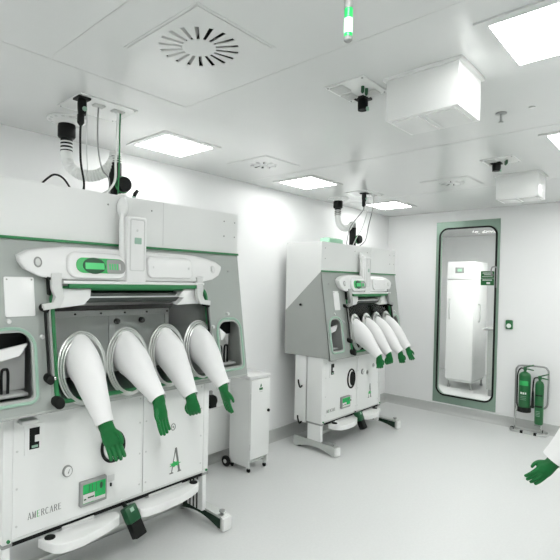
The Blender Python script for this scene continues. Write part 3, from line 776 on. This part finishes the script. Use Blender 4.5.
    bm = NB(); prism(bm, [(u - .022, z - .048), (u + .024, z - .048), (u + .024, z - .016), (u + .003, z - .016), (u + .003, z + .018), (u + .026, z + .018), (u + .026, z + .055), (u - .022, z + .055)], CP, .004, .007); finish(bm, 'latch_handle', M['black'], lk)
    bm = NB(); prism(bm, rr(u - .012, u + .018, z - .042, z - .03, .002, 2), CP, .007, .0085); finish(bm, 'latch_sticker', M['mint'], lk)
    bm = NB(); box(bm, u - .075, u - .0, YC - .05, YC, z + .088 + dz, z + .108 + dz, .004); finish(bm, 'door_hinge', M['pale'], root)
    # round glove drain port
    u, z, a, b = drain
    bm = NB(); tube(bm, [CP(p, q, .004) for p, q in oval(u, z, a, b, 36)], .0085, 8, True); rg = finish(bm, 'hose_port', M['rubber'], root)
    bm = NB(); prism(bm, oval(u, z, a - .012, b - .012, 28), CP, -.001, .003); finish(bm, 'hose_port_cover', M['white'], rg)
    if W < 1.6:
        bm = NB(); prism(bm, oval(u + .012, z, a - .028, b - .022, 28), CP, .003, .012, .004); finish(bm, 'hose_port_plug', M['rubber'], rg)
    # key locks
    for u, z in (text['keys']):
        bm = NB(); tube(bm, [CP(p, q, .002) for p, q in oval(u, z, .016, .02, 20)], .003, 6, True); prism(bm, oval(u, z, .005, .007, 10), CP, 0, .004); finish(bm, 'key_lock', M['grey'], root)
    # maker's lettering and the big letter mark
    tx, tz, tw, thh = text['box']
    step = tw / 8
    bmt = NB(); bmg = NB()
    for k, ch in enumerate('AMERCARE'):
        glyph(bmg if k == 2 else bmt, ch, tx + k * step, tz, step * .86, thh, CP, 0, .0012)
    finish(bmt, 'maker_lettering', M['text'], root); finish(bmg, 'green_letter', M['lime'], root)
    u, z, w_, h_ = logo
    bm = NB(); glyph(bm, 'A', u, z, w_, h_, CP, 0, .0014); lg = finish(bm, 'letter_mark', M['text'], root)
    cx, cz = u + .45 * w_, z + .36 * h_
    star = []
    for k in range(14):
        t = 2 * PI * k / 14; r = (1.0 if k % 2 == 0 else .55)
        star.append((cx + math.cos(t) * r * .55 * w_, cz + math.sin(t) * r * .13 * h_))
    bm = NB(); prism(bm, star, CP, .0014, .0026); finish(bm, 'green_star', M['lime'], lg)
    # --- half-moon rests under the cabinet
    for pts, cap in trays:
        zt = text['trayz']
        bm = NB(); prism(bm, pts, XYZ, zt - .045, zt, .006); tr = finish(bm, 'arm_rest', M['gloss'], root)
        bm = NB(); lathe(bm, [(.026, zt - .002), (.026, zt + .004), (.02, zt + .006), (0, zt + .006)], (cap[0], cap[1], 0), seg=20); finish(bm, 'rest_cap', M['rubber'], tr)
        xs = [p[0] for p in pts]
        bm = NB(); box(bm, min(xs) + .12, max(xs) - .12, YC + .0, .10, zt - .02, .256 + dz, .003); finish(bm, 'rest_bracket', M['pale'], tr)
    # --- hanging foot switch between the rests
    pa, pb = Vector(pedal[0]), Vector(pedal[1])
    ax = (pb - pa); Lp = ax.length; ax.normalize(); sx = Vector((1, 0, 0)); sx = (sx - ax * sx.dot(ax)).normalized(); nz = sx.cross(ax)
    def PD(co): return pa + sx * co[0] + nz * co[1] + ax * co[2]
    bm = NB(); box(bm, -.036, .036, -.028, .028, .07, Lp, .006, 2, PD); fs = finish(bm, 'hand_controller', M['black'], root)
    bm = NB(); box(bm, -.038, .038, -.032, .030, 0, Lp * .52, .008, 2, PD); finish(bm, 'controller_top', M['dgreen'], fs)
    bm = NB(); box(bm, -.012, .012, -.035, -.031, .012, .034, .002, 1, PD); box(bm, -.012, .012, .029, .033, .012, .034, .002, 1, PD); finish(bm, 'controller_button', M['mint'], fs)
    bm = NB(); tube(bm, spline([PD((0, 0, .03)), (pa.x, pa.y + .05, pa.z + .0), (pa.x, .03, pa.z + .0), (pa.x, .06, .27 + dz)], 5), .012, 8); finish(bm, 'controller_stalk', M['black'], fs)
    # --- sleeves with gloves
    for (u, v), (dx, dyo, dzo), gl, gs, tip, sd in sleeves:
        p0 = Vector(PP(u, v, .012)); p1 = Vector((u + dx, dyo, dzo + dz))
        add_sleeve(root, p0, p1, SL, gl, gs, Vector((u + tip[0], tip[1], tip[2] + dz)), sd, **sleeve_kw)
    return root

# near isolator: local x = world x - .668, local y = world y - 2.336
DZ1 = .073
isolator('glovebox_isolator', 'large near glovebox isolator with four white sleeves, behind the small white cabinet', (.668, 2.336, 0), 0,
    W=1.68, dz=DZ1, foot=(.13, 1.468), col=(.13, 1.412), win=(.344, 1.352, .238, .790),
    rings=[(.300 + .185, .640), (.560 + .19, .636), (.826 + .19, .628), (1.085 + .185, .620)],
    ports=[(.010, .268, .412, .785), (1.415, 1.664, .425, .790)], bar=(.19, 1.482), pods=[(.406, .732), (.88, 1.205)], brk=(.738, .862),
    seam=.902, hmi=(.508, .662, .330, .462), gauge=(.443, .540), text=dict(box=(.247, .354, .172, .032), keys=[(1.12, .625), (.62, .78)], trayz=.243 + DZ1),
    drain=(.705, .605, .068, .082), lock=(.272, .745), logo=(1.10, .335, .085, .155),
    sleeves=[((.485, .612), (.012, 2.03 - 2.336, .905 - DZ1), 0, (1.05, -.6), (.068, 1.99 - 2.336, .737 - DZ1), 1),
             ((.75, .610), (.012, 1.965 - 2.336, .990 - DZ1), 2, (1.0, .1), (.03, 1.945 - 2.336, .816 - DZ1), 2),
             ((1.016, .606), (.012, 2.03 - 2.336, .955 - DZ1), 3, (.92, 2.4), (.03, 2.005 - 2.336, .825 - DZ1), 3),
             ((1.27, .602), (.012, 2.035 - 2.336, .972 - DZ1), 2, (.95, 1.4), (.03, 2.009 - 2.336, .815 - DZ1), 4)],
    trays=[([(.30, -.03), (.315, -.09), (.335, -.135), (.36, -.158), (.40, -.168), (.47, -.170), (.60, -.145), (.70, -.115), (.72, -.09), (.72, -.03)], (.345, -.03 - .03)),
           ([(.83, -.03), (.83, -.12), (.86, -.145), (.95, -.155), (1.10, -.148), (1.20, -.128), (1.27, -.10), (1.31, -.065), (1.32, -.03)], (1.27, -.055))],
    pedal=((.775, -.075, .335), (.81, -.15, .182)), inner=(.43, 1.288, 1.03 - DZ1, 1.412 - DZ1, .262), plate_=(.125, .262, .186, .372), kx=1.0)

# far isolator: local x = world x - 3.69, local y = world y - 2.55
isolator('glovebox_isolator', 'smaller far glovebox isolator by the room corner, pale carton on its top', (3.69, 2.55, 0), 0,
    W=1.49, dz=0, foot=(.0, 1.30), col=(.006, 1.15), win=(.375, 1.27, .238, .790),
    rings=[(.50, .60), (.735, .60), (.95, .595), (1.165, .59)],
    ports=[(.022, .262, .425, .785), (1.285, 1.46, .44, .77)], bar=(.225, 1.295), pods=[(.40, .665), (.84, 1.10)], brk=(.66, .765),
    seam=.64, hmi=(.33, .495, .36, .475), gauge=(.75, .68), text=dict(box=(.09, .36, .16, .03), keys=[(.85, .66), (.98, .72)], trayz=.250),
    drain=(.525, .637, .066, .094), lock=(.175, .77), logo=(.88, .38, .07, .15),
    sleeves=[((.50, .60), (.0, -.350, .905), 1, (.85, 2.2), (.01, -.362, .79), 5),
             ((.735, .60), (.0, -.330, .905), 3, (.9, 2.5), (.02, -.345, .80), 6),
             ((.95, .595), (.0, -.350, .900), 1, (.8, 2.0), (.01, -.37, .80), 7),
             ((1.165, .59), (.0, -.330, .925), 0, (.78, -.7), (.02, -.37, .80), 8)],
    trays=[([(.13, -.03), (.14, -.10), (.18, -.145), (.25, -.165), (.36, -.165), (.46, -.145), (.54, -.105), (.56, -.06), (.56, -.03)], (.195, -.06)),
           ([(.66, -.03), (.66, -.10), (.70, -.145), (.80, -.165), (.92, -.145), (1.03, -.10), (1.09, -.06), (1.10, -.03)], (1.0, -.05))],
    pedal=((.615, -.06, .285), (.63, -.13, .12)), inner=(.42, .80, .98, 1.33, .262), plate_=(.155, .252, .19, .372), kx=.80, sleeve_kw=dict(ra=.080, rb=.112, rc=.042))

# third isolator against the right wall, faces the other way
isolator('glovebox_isolator', 'third isolator past the right edge, showing one sleeve and green glove', (4.05, .13, 0), PI,
    W=1.68, dz=0, foot=(.13, 1.468), col=(.13, 1.412), win=(.344, 1.352, .238, .790),
    rings=[(.485, .615), (.75, .612), (1.016, .608), (1.27, .604)],
    ports=[(.010, .268, .412, .785), (1.415, 1.664, .425, .790)], bar=(.19, 1.482), pods=[(.406, .732), (.88, 1.205)], brk=(.738, .862),
    seam=.902, hmi=(.508, .662, .330, .462), gauge=(.443, .540), text=dict(box=(.245, .362, .178, .032), keys=[(1.12, .625), (.62, .78)], trayz=.250),
    drain=(.705, .605, .068, .082), lock=(.272, .745), logo=(1.10, .335, .085, .155),
    sleeves=[((u, .605), (.0, -.32, .80), g_, (1.05, r_), (.03, -.34, .66), s__) for u, g_, r_, s__ in ((.485, 0, .5, 9), (.75, 2, .8, 10), (1.016, 3, .3, 11))] +
            [((1.27, .604), (.065, -.35, .755), 0, (.92, -.9), (0.140, -0.425, 0.650), 12)],
    trays=[([(.30, -.03), (.315, -.09), (.36, -.158), (.47, -.170), (.60, -.145), (.70, -.115), (.72, -.03)], (.345, -.06)),
           ([(.83, -.03), (.83, -.12), (.86, -.145), (.95, -.155), (1.10, -.148), (1.20, -.128), (1.31, -.065), (1.32, -.03)], (1.27, -.055))],
    pedal=((.79, -.06, .275), (.825, -.14, .108)), inner=(.43, 1.288, .96, 1.34, .262), plate_=(.125, .262, .186, .372), kx=1.0, sleeve_kw=dict(rc=.058))

# ------------------------------------------------------------------ exhaust ducts and cables over the isolators
def exhaust(x, y, hx, hy, ztop, s, near):
    w = 'near' if near else 'far'
    t = thing('exhaust_duct', 'white flexible exhaust hose with black collar above the %s isolator' % w, 'exhaust duct', (x, y, RZ), 0, 'ceiling exhaust hoses')
    bm = NB(); lathe(bm, [(.11 * s, 0), (.11 * s, -.006), (.07 * s, -.012), (.05 * s, -.03)], seg=32); fl = finish(bm, 'ceiling_flange', M['white'], t)
    for k in range(14):
        a = 2 * PI * k / 14
        bm = NB(); lathe(bm, [(.010 * s, 0), (.010 * s, -.004), (0, -.005)], (.09 * s * math.cos(a), .09 * s * math.sin(a), -.006), seg=8); finish(bm, 'vent_hole', M['pale'], fl)
    bm = NB(); lathe(bm, [(.046 * s, -.02), (.05 * s, -.045), (.05 * s, -.10), (.044 * s, -.108), (.034 * s, -.11), (.034 * s, -.125)], seg=28); finish(bm, 'collar', M['black'], t)
    bm = NB(); lathe(bm, [(.034 * s, -.122), (.034 * s, -.185)], seg=24); nk = finish(bm, 'neck', M['black'], t)
    for k in range(3):
        bm = NB(); zk = -.128 - .02 * k; lathe(bm, [(.035 * s, zk), (.038 * s, zk - .003), (.038 * s, zk - .006), (.035 * s, zk - .009)], seg=24); finish(bm, 'clamp_band', M['hose'], nk)
    # corrugated hose curving over to the valve pipe
    top = ztop + .285 * s
    e = Vector((hx - x, hy - y, top - RZ))
    p = [Vector((0, 0, -.175)), Vector((0, 0, -.30)), Vector((e.x * .22, e.y * .25, -.345)), Vector((e.x * .62, e.y * .6, -.355)), Vector((e.x * .98, e.y * .98, -.31)), Vector((e.x, e.y, e.z - .012)), e]
    P = bez(p, 84); R = [(.032 + (.004 if k % 3 == 0 else 0)) * s for k in range(len(P))]
    bm = NB(); tube(bm, P, R, 18); finish(bm, 'flexible_hose', M['hose'], t, 60)
    v = thing('valve_pipe', 'black valve pipe with handwheel standing on top of the %s isolator' % w, 'valve', (hx, hy, ztop), 0, 'black valve pipes')
    bm = NB(); lathe(bm, [(.052 * s, 0), (.052 * s, .012), (.037 * s, .014), (.037 * s, .22 * s), (.034 * s, .225 * s), (.034 * s, .262 * s)], seg=24); finish(bm, 'pipe', M['black'], v)
    for k in range(3):
        bm = NB(); zk = (.222 + .014 * k) * s; lathe(bm, [(.035 * s, zk), (.039 * s, zk + .002), (.039 * s, zk + .006), (.035 * s, zk + .008)], seg=24); finish(bm, 'clamp_band', M['steel'], v)
    bm = NB(); lathe(bm, [(.015 * s, -.03 * s), (.015 * s, -.06 * s), (.044 * s, -.062 * s), (.046 * s, -.075 * s), (.042 * s, -.09 * s), (0, -.092 * s)], (.015 * s, 0, .09 * s), 'y', 24); hw_ = finish(bm, 'handwheel', M['black'], v)
    bm = NB(); tube(bm, [(.015 * s + .046 * s * math.cos(q), -.058 * s, .09 * s + .046 * s * math.sin(q)) for q in [2 * PI * k / 28 for k in range(28)]], .005 * s, 8, True); finish(bm, 'wheel_rim', M['gasket'], hw_)
exhaust(1.262, 2.68, 1.49, 2.52, 2.07, 1.0, True)
exhaust(4.40, 2.84, 4.55, 2.74, 1.997, 1.0, False)

def cable(name, pts, r, m, label, group=None):
    bm = NB(); tube(bm, spline(pts, 7), r, 8); tag(finish(bm, name, M[m]), label, 'cable', group)
NT = 2.07
cable('power_cable', [(1.15, 2.285, 2.39), (1.15, 2.29, 2.34), (1.19, 2.36, 2.22), (1.24, 2.42, 2.13), (1.245, 2.43, NT + .005)], .006, 'black', 'dark power cable from the black socket to the near isolator')
cable('data_cable', [(1.26, 2.31, RZ - .02), (1.262, 2.32, 2.40), (1.29, 2.36, 2.30), (1.36, 2.44, 2.22), (1.42, 2.47, 2.18), (1.43, 2.48, NT + .005)], .0045, 'grey', 'grey cable curving from the first plate block to the valve pipe')
cable('thin_cable', [(1.22, 2.36, RZ - .006), (1.225, 2.37, 2.40), (1.26, 2.43, 2.28), (1.275, 2.45, 2.20), (1.25, 2.44, 2.12), (1.25, 2.46, NT + .004)], .003, 'pale', 'thin pale wire beside the dark power cable')
cable('air_tube', [(1.372, 2.30, RZ - .02), (1.372, 2.31, 2.40), (1.385, 2.34, 2.26), (1.40, 2.37, 2.16), (1.37, 2.38, 2.10), (1.345, 2.40, NT + .008)], .007, 'hose', 'thick white air tube passing in front of the valve pipe')
cable('green_tube', [(1.385, 2.30, RZ - .02), (1.395, 2.32, 2.42), (1.42, 2.36, 2.30), (1.44, 2.40, 2.18), (1.45, 2.42, NT + .004)], .0045, 'gasket', 'green tube hanging beside the white air tube')
cable('black_cable', [(1.026, 2.5, NT + .005), (1.073, 2.5, 2.128), (1.115, 2.5, 2.157), (1.165, 2.5, 2.142), (1.217, 2.5, NT + .006)], .0055, 'black', 'black cable arching over the top of the near isolator')
cable('power_cable', [(4.265, 2.45, 2.39), (4.265, 2.46, 2.34), (4.28, 2.60, 2.2), (4.34, 2.68, 2.06), (4.36, 2.70, 2.003)], .005, 'grey', 'dark power cable from the black socket to the far isolator')
cable('data_cable', [(4.34, 2.43, RZ - .02), (4.34, 2.44, 2.38), (4.38, 2.52, 2.2), (4.42, 2.62, 2.08), (4.45, 2.68, 2.003)], .004, 'pale', 'pale straight cable in the middle above the far isolator')
cable('air_tube', [(4.43, 2.43, RZ - .02), (4.44, 2.44, 2.40), (4.50, 2.52, 2.22), (4.55, 2.58, 2.08), (4.55, 2.64, 2.02), (4.54, 2.66, 2.003)], .0045, 'grey', 'cable bowing out widest above the far isolator')

k_ = thing('cable_gland', 'small black cable gland tilted on top of the near isolator', 'cable gland', (1.545, 2.40, 2.07))
bm = NB(); lathe(bm, [(.018, 0), (.018, .006), (.012, .008), (.012, .02)], seg=14); finish(bm, 'gland_base', M['mint'], k_)
bm = NB(); tube(bm, [(0, 0, .018), (.0, -.01, .035), (.012, -.02, .055)], [.010, .012, .009], 10); finish(bm, 'gland_head', M['black'], k_)
bm = NB(); lathe(bm, [(.04, 0), (.04, .008), (.03, .02), (0, .026)], (1.47, 2.40, 2.07)); tag(finish(bm, 'vent_cap', M['gloss']), 'low white vent cap next to the black cable gland', 'vent cap')

gb = thing('glove_cartons', 'row of pale green cartons on top of the far isolator', 'cartons', (3.89, 2.60, 1.997))
gb['label'] = 'pale green glove carton on top of the far isolator, left of the valve pipe'
gb['category'] = 'carton'; gb.name = 'glove_carton'
bm = NB(); box(bm, 0, .245, 0, .11, 0, .05, .004); finish(bm, 'carton', M['mintbox'], gb)
for k in range(4):
    bm = NB(); box(bm, .012 + .06 * k, .055 + .06 * k, .02, .09, .05, .057, .004); finish(bm, 'carton_flap', M['mint'], gb)

# ------------------------------------------------------------------ small white cabinet on castors
c_ = thing('storage_cabinet', 'narrow white cabinet on castors between the two isolators', 'cabinet', (2.853, 2.655, 0))
w, dp, z0, z1 = .240, .235, .045, .785
bm = NB(); box(bm, 0, .012, 0, dp, z0, z1, .002, 1); box(bm, w - .012, w, 0, dp, z0, z1, .002, 1); box(bm, .012, w - .012, dp - .012, dp, z0, z1); box(bm, .012, w - .012, .01, dp - .012, .115, .13); box(bm, .012, w - .012, .01, dp - .012, z1 - .015, z1)
finish(bm, 'cabinet_body', M['white'], c_)
bm = NB(); box(bm, -.012, w + .004, -.014, dp + .01, z1 + .004, z1 + .03, .004); finish(bm, 'cabinet_top', M['gloss'], c_)
bm = NB(); box(bm, .003, w - .003, -.014, .003, .115, z1 - .004, .003); dr = finish(bm, 'cabinet_door', M['white'], c_)
bm = NB(); lathe(bm, [(.013, 0), (.013, -.012), (0, -.014)], (w - .022, -.014, .50), 'y', 14); finish(bm, 'door_knob', M['rubber'], dr)
for z in (.2, .62):
    bm = NB(); lathe(bm, [(.005, z), (.005, z + .05)], (.0, -.012, 0), seg=8); finish(bm, 'hinge', M['pale'], dr)
LD = lambda u, v, o: (u, -.014 - o, v)
bm = NB(); prism(bm, [(.110, .715), (.132, .715), (.124, .74), (.118, .74)], LD, 0, .001); prism(bm, rr(.100, .144, .688, .708, .006, 3), LD, 0, .001); dl = finish(bm, 'green_emblem', M['green'], dr)
bm = NB(); prism(bm, rr(.104, .140, .670, .678, .002, 2), LD, 0, .001); finish(bm, 'emblem_lettering', M['seam'], dl)
for y in (.02, .10):
    bm = NB(); tube(bm, [(.012, y, .085), (w - .012, y, .085)], .007, 8); finish(bm, 'bottom_bar', M['steel'], c_)
for x in (.02, w - .02):
    for y in (.02, dp - .02):
        bm = NB(); lathe(bm, [(.016, -.008), (.018, -.005), (.018, .005), (.016, .008)], (x, y, .018), 'x', 18); cw = finish(bm, 'castor', M['rubber'], c_)
        bm = NB(); box(bm, x - .008, x + .008, y - .01, y + .01, .03, .048); finish(bm, 'castor_fork', M['steel'], cw)
bm = NB(); lathe(bm, [(.042, -.012), (.046, -.006), (.046, .006), (.042, .012)], (-.02, dp + .015, .046), 'x', 24); bw_ = finish(bm, 'transport_wheel', M['rubber'], c_)
bm = NB(); lathe(bm, [(.018, -.015), (.018, .015)], (-.02, dp + .015, .046), 'x', 16); finish(bm, 'wheel_hub', M['pale'], bw_)
bm = NB(); tube(bm, [(-.03, dp + .015, .046), (w + .01, dp + .015, .046)], .006, 8); finish(bm, 'axle', M['steel'], c_)

# low ledge on the wall with a black blower, seen between the near isolator and the cabinet
l_ = thing('wall_ledge', 'low white ledge on the wall behind the near isolator', 'ledge', (2.25, 2.97, .115))
bm = NB(); box(bm, 0, 1.0, 0, .10, 0, .385, .004); finish(bm, 'ledge_box', M['white'], l_)
bm = NB(); box(bm, -.004, 1.004, -.006, .10, .385, .393, .002, 1); finish(bm, 'ledge_cap', M['gloss'], l_)
v_ = thing('blower', 'black round blower on the low white wall ledge', 'blower', (2.74, 3.015, .508))
bm = NB(); lathe(bm, [(.03, -.045), (.05, -.035), (.056, 0), (.05, .035), (.03, .045)], (0, 0, .058), 'y', 20); finish(bm, 'blower_body', M['black'], v_)
bm = NB(); box(bm, -.04, .04, -.035, .035, 0, .03, .004); finish(bm, 'blower_base', M['black'], v_)
bm = NB(); lathe(bm, [(.018, .1), (.018, .14), (.012, .145)], (0, 0, 0), seg=14); finish(bm, 'blower_outlet', M['grey'], v_)

# ------------------------------------------------------------------ fire extinguishers on their stand
ES = thing('extinguisher_stand', 'chrome tubular stand holding the two green extinguishers', 'stand', (5.955, 1.29, 0))
def EL(y, z, x=0): return (x, y, z)
bm = NB()
tube(bm, spline([EL(.157, .14), EL(.157, .40), EL(.157, .64), EL(.145, .70), EL(.10, .725), EL(-.10, .735), EL(-.145, .71), EL(-.157, .65), EL(-.157, .38), EL(-.14, .30), EL(-.09, .27)], 5), .010, 10)
finish(bm, 'hoop', M['grey'], ES)
bm = NB()
for y in (.155, -.10): tube(bm, [EL(y, .015, .0), EL(y, .30, .0)], .010, 10)
tube(bm, [EL(.155, .285), EL(-.10, .285)], .008, 10)
finish(bm, 'uprights', M['chrome'], ES)
bm = NB(); tube(bm, [(x, y, .014) for x, y in rr(-.12, .045, -.165, .175, .04, 5)], .0125, 10, True); bs = finish(bm, 'base_loop', M['steel'], ES)
for x, y in ((-.12, .06), (-.12, -.07), (-.03, .175), (.045, -.10)):
    bm = NB(); box(bm, x - .014, x + .014, y - .014, y + .014, .001, .030, .003); finish(bm, 'base_clip', M['rubber'], bs)
bm = NB(); lathe(bm, [(0, 0), (.062, 0), (.066, .005), (.066, .055), (.060, .055), (.060, .0095), (0, .0095)], (-.07, .052, .229), seg=24); finish(bm, 'cup_holder', M['rubber'], ES)
bm = NB(); box(bm, -.07, -.0, .02, .13, .221, .228); finish(bm, 'holder_bracket', M['grey'], ES)
bm = NB(); box(bm, -.08, .0, -.11, -.05, .098, .108); finish(bm, 'holder_bracket', M['grey'], ES)

def extinguisher(name, label, x, y, z, r, h, slim):
    t = thing(name, label, 'fire extinguisher', (x, y, z), 0, 'green fire extinguishers')
    bm = NB(); lathe(bm, [(0, 0), (r * .9, 0), (r, .012), (r, h - r * (1.2 if slim else .75)), (r * .93, h - r * (.75 if slim else .45)), (r * .72, h - r * .22), (r * .35, h), (.012, h + .004), (.012, h + .02)], seg=28)
    finish(bm, 'cylinder', M['green'], t)
    F = lambda a, zz, o: (-(r + o) * math.cos(a), -(r + o) * math.sin(a), zz)
    def band(a0, a1, z0_, z1_, o):
        bm = NB(); n = 10
        q = [[bm.verts.new(F(a0 + (a1 - a0) * k / n, zz, oo)) for k in range(n + 1)] for zz in (z0_, z1_) for oo in (0.0002, o)]
        for k in range(n):
            bm.faces.new((q[1][k], q[1][k + 1], q[3][k + 1], q[3][k])); bm.faces.new((q[0][k], q[2][k], q[2][k + 1], q[0][k + 1]))
            bm.faces.new((q[0][k], q[0][k + 1], q[1][k + 1], q[1][k])); bm.faces.new((q[2][k], q[3][k], q[3][k + 1], q[2][k + 1]))
        for k in (0, n): bm.faces.new((q[0][k], q[1][k], q[3][k], q[2][k]))
        return bm
    if slim:
        lb = finish(band(-.9, .9, h * .40, h * .44, .001), 'black_band', M['rubber'], t)
        finish(band(-.9, .9, h * .66, h * .69, .001), 'black_band', M['rubber'], t)
        for k in range(4): finish(band(-.6, .4, h * (.3 - .035 * k), h * (.31 - .035 * k), .001), 'label_line', M['mint'], lb)
    else:
        lb = finish(band(-.8, .8, h * .66, h * .78, .001), 'label_panel', M['lime'], t)
        for k, (a, b) in enumerate(((-.5, -.2), (-.1, .15), (.25, .5))): finish(band(a, b, h * .44, h * .49, .001), 'label_square', M['white_flat'], t)
        for k in range(3): finish(band(-.5, .5, h * (.38 - .04 * k), h * (.387 - .04 * k), .001), 'label_line', M['mint'], t)
    bm = NB(); lathe(bm, [(.014, h + .015), (.018, h + .02), (.018, h + .05), (.010, h + .056)], seg=14); vh = finish(bm, 'valve_head', M['green'], t)
    bm = NB()
    tube(bm, [(0, .01, h + .045), (-.004, -.03, h + .062), (-.008, -.085, h + .085)], [.006, .008, .006], 8)
    tube(bm, [(0, .01, h + .035), (-.004, -.035, h + .033), (-.008, -.085, h + .026)], [.006, .008, .006], 8)
    finish(bm, 'squeeze_handle', M['green'], vh)
    bm = NB()
    if slim:
        tube(bm, spline([(0, .015, h + .035), (-.02, r + .006, h + .02), (-.02, r + .016, h * .85), (-.02, r + .016, h * .75)], 5), .008, 8)
        lathe(bm, [(.008, h * .76), (.011, h * .70), (.015, h * .36), (.012, h * .36)], (-.02, r + .016, 0), seg=14)
        finish(bm, 'discharge_horn', M['black'], t)
    else:
        tube(bm, spline([(0, .015, h + .035), (0, r * .8, h + .03), (0, r + .012, h - .03), (0, r + .014, h * .6), (0, r + .013, h * .2), (0, r + .008, h * .1)], 5), .007, 8)
        finish(bm, 'hose', M['rubber'], t)
extinguisher('fire_extinguisher', 'wider green fire extinguisher in the black cup, left on the chrome stand', 5.955 - .07, 1.29 + .052, .240, .058, .43, False)
extinguisher('fire_extinguisher', 'slim green fire extinguisher with black horn, right on the stand', 5.955 - .06, 1.29 - .088, .118, .042, .47, True)

# ------------------------------------------------------------------ camera, world, view
cam = bpy.data.cameras.new('camera'); co = bpy.data.objects.new('camera', cam); COL.objects.link(co)
yw, pt, rl = math.radians(43.915), math.radians(-.9439), math.radians(1.1018)
Fv = Vector((math.cos(yw) * math.cos(pt), math.sin(yw) * math.cos(pt), math.sin(pt)))
R0 = Vector((math.sin(yw), -math.cos(yw), 0)); U0 = R0.cross(Fv)
Rv = R0 * math.cos(rl) + U0 * math.sin(rl); Uv = -R0 * math.sin(rl) + U0 * math.cos(rl)
co.matrix_world = Matrix(((Rv.x, Uv.x, -Fv.x, 0), (Rv.y, Uv.y, -Fv.y, 0), (Rv.z, Uv.z, -Fv.z, 1.6), (0, 0, 0, 1)))
cam.sensor_fit = 'HORIZONTAL'; cam.sensor_width = 36; cam.lens = 36 * 470.47 / 560
cam.shift_x = (280 - 244.008) / 560; cam.shift_y = (289.644 - 280) / 560
cam.clip_start = .02
S.camera = co
w = bpy.data.worlds.new('world'); S.world = w; w.use_nodes = True
w.node_tree.nodes['Background'].inputs[0].default_value = (.8, .82, .81, 1); w.node_tree.nodes['Background'].inputs[1].default_value = .3
S.view_settings.view_transform = 'Standard'; S.view_settings.look = 'None'; S.view_settings.gamma = 1; S.view_settings.use_curve_mapping = False
S.view_settings.exposure = 0.0
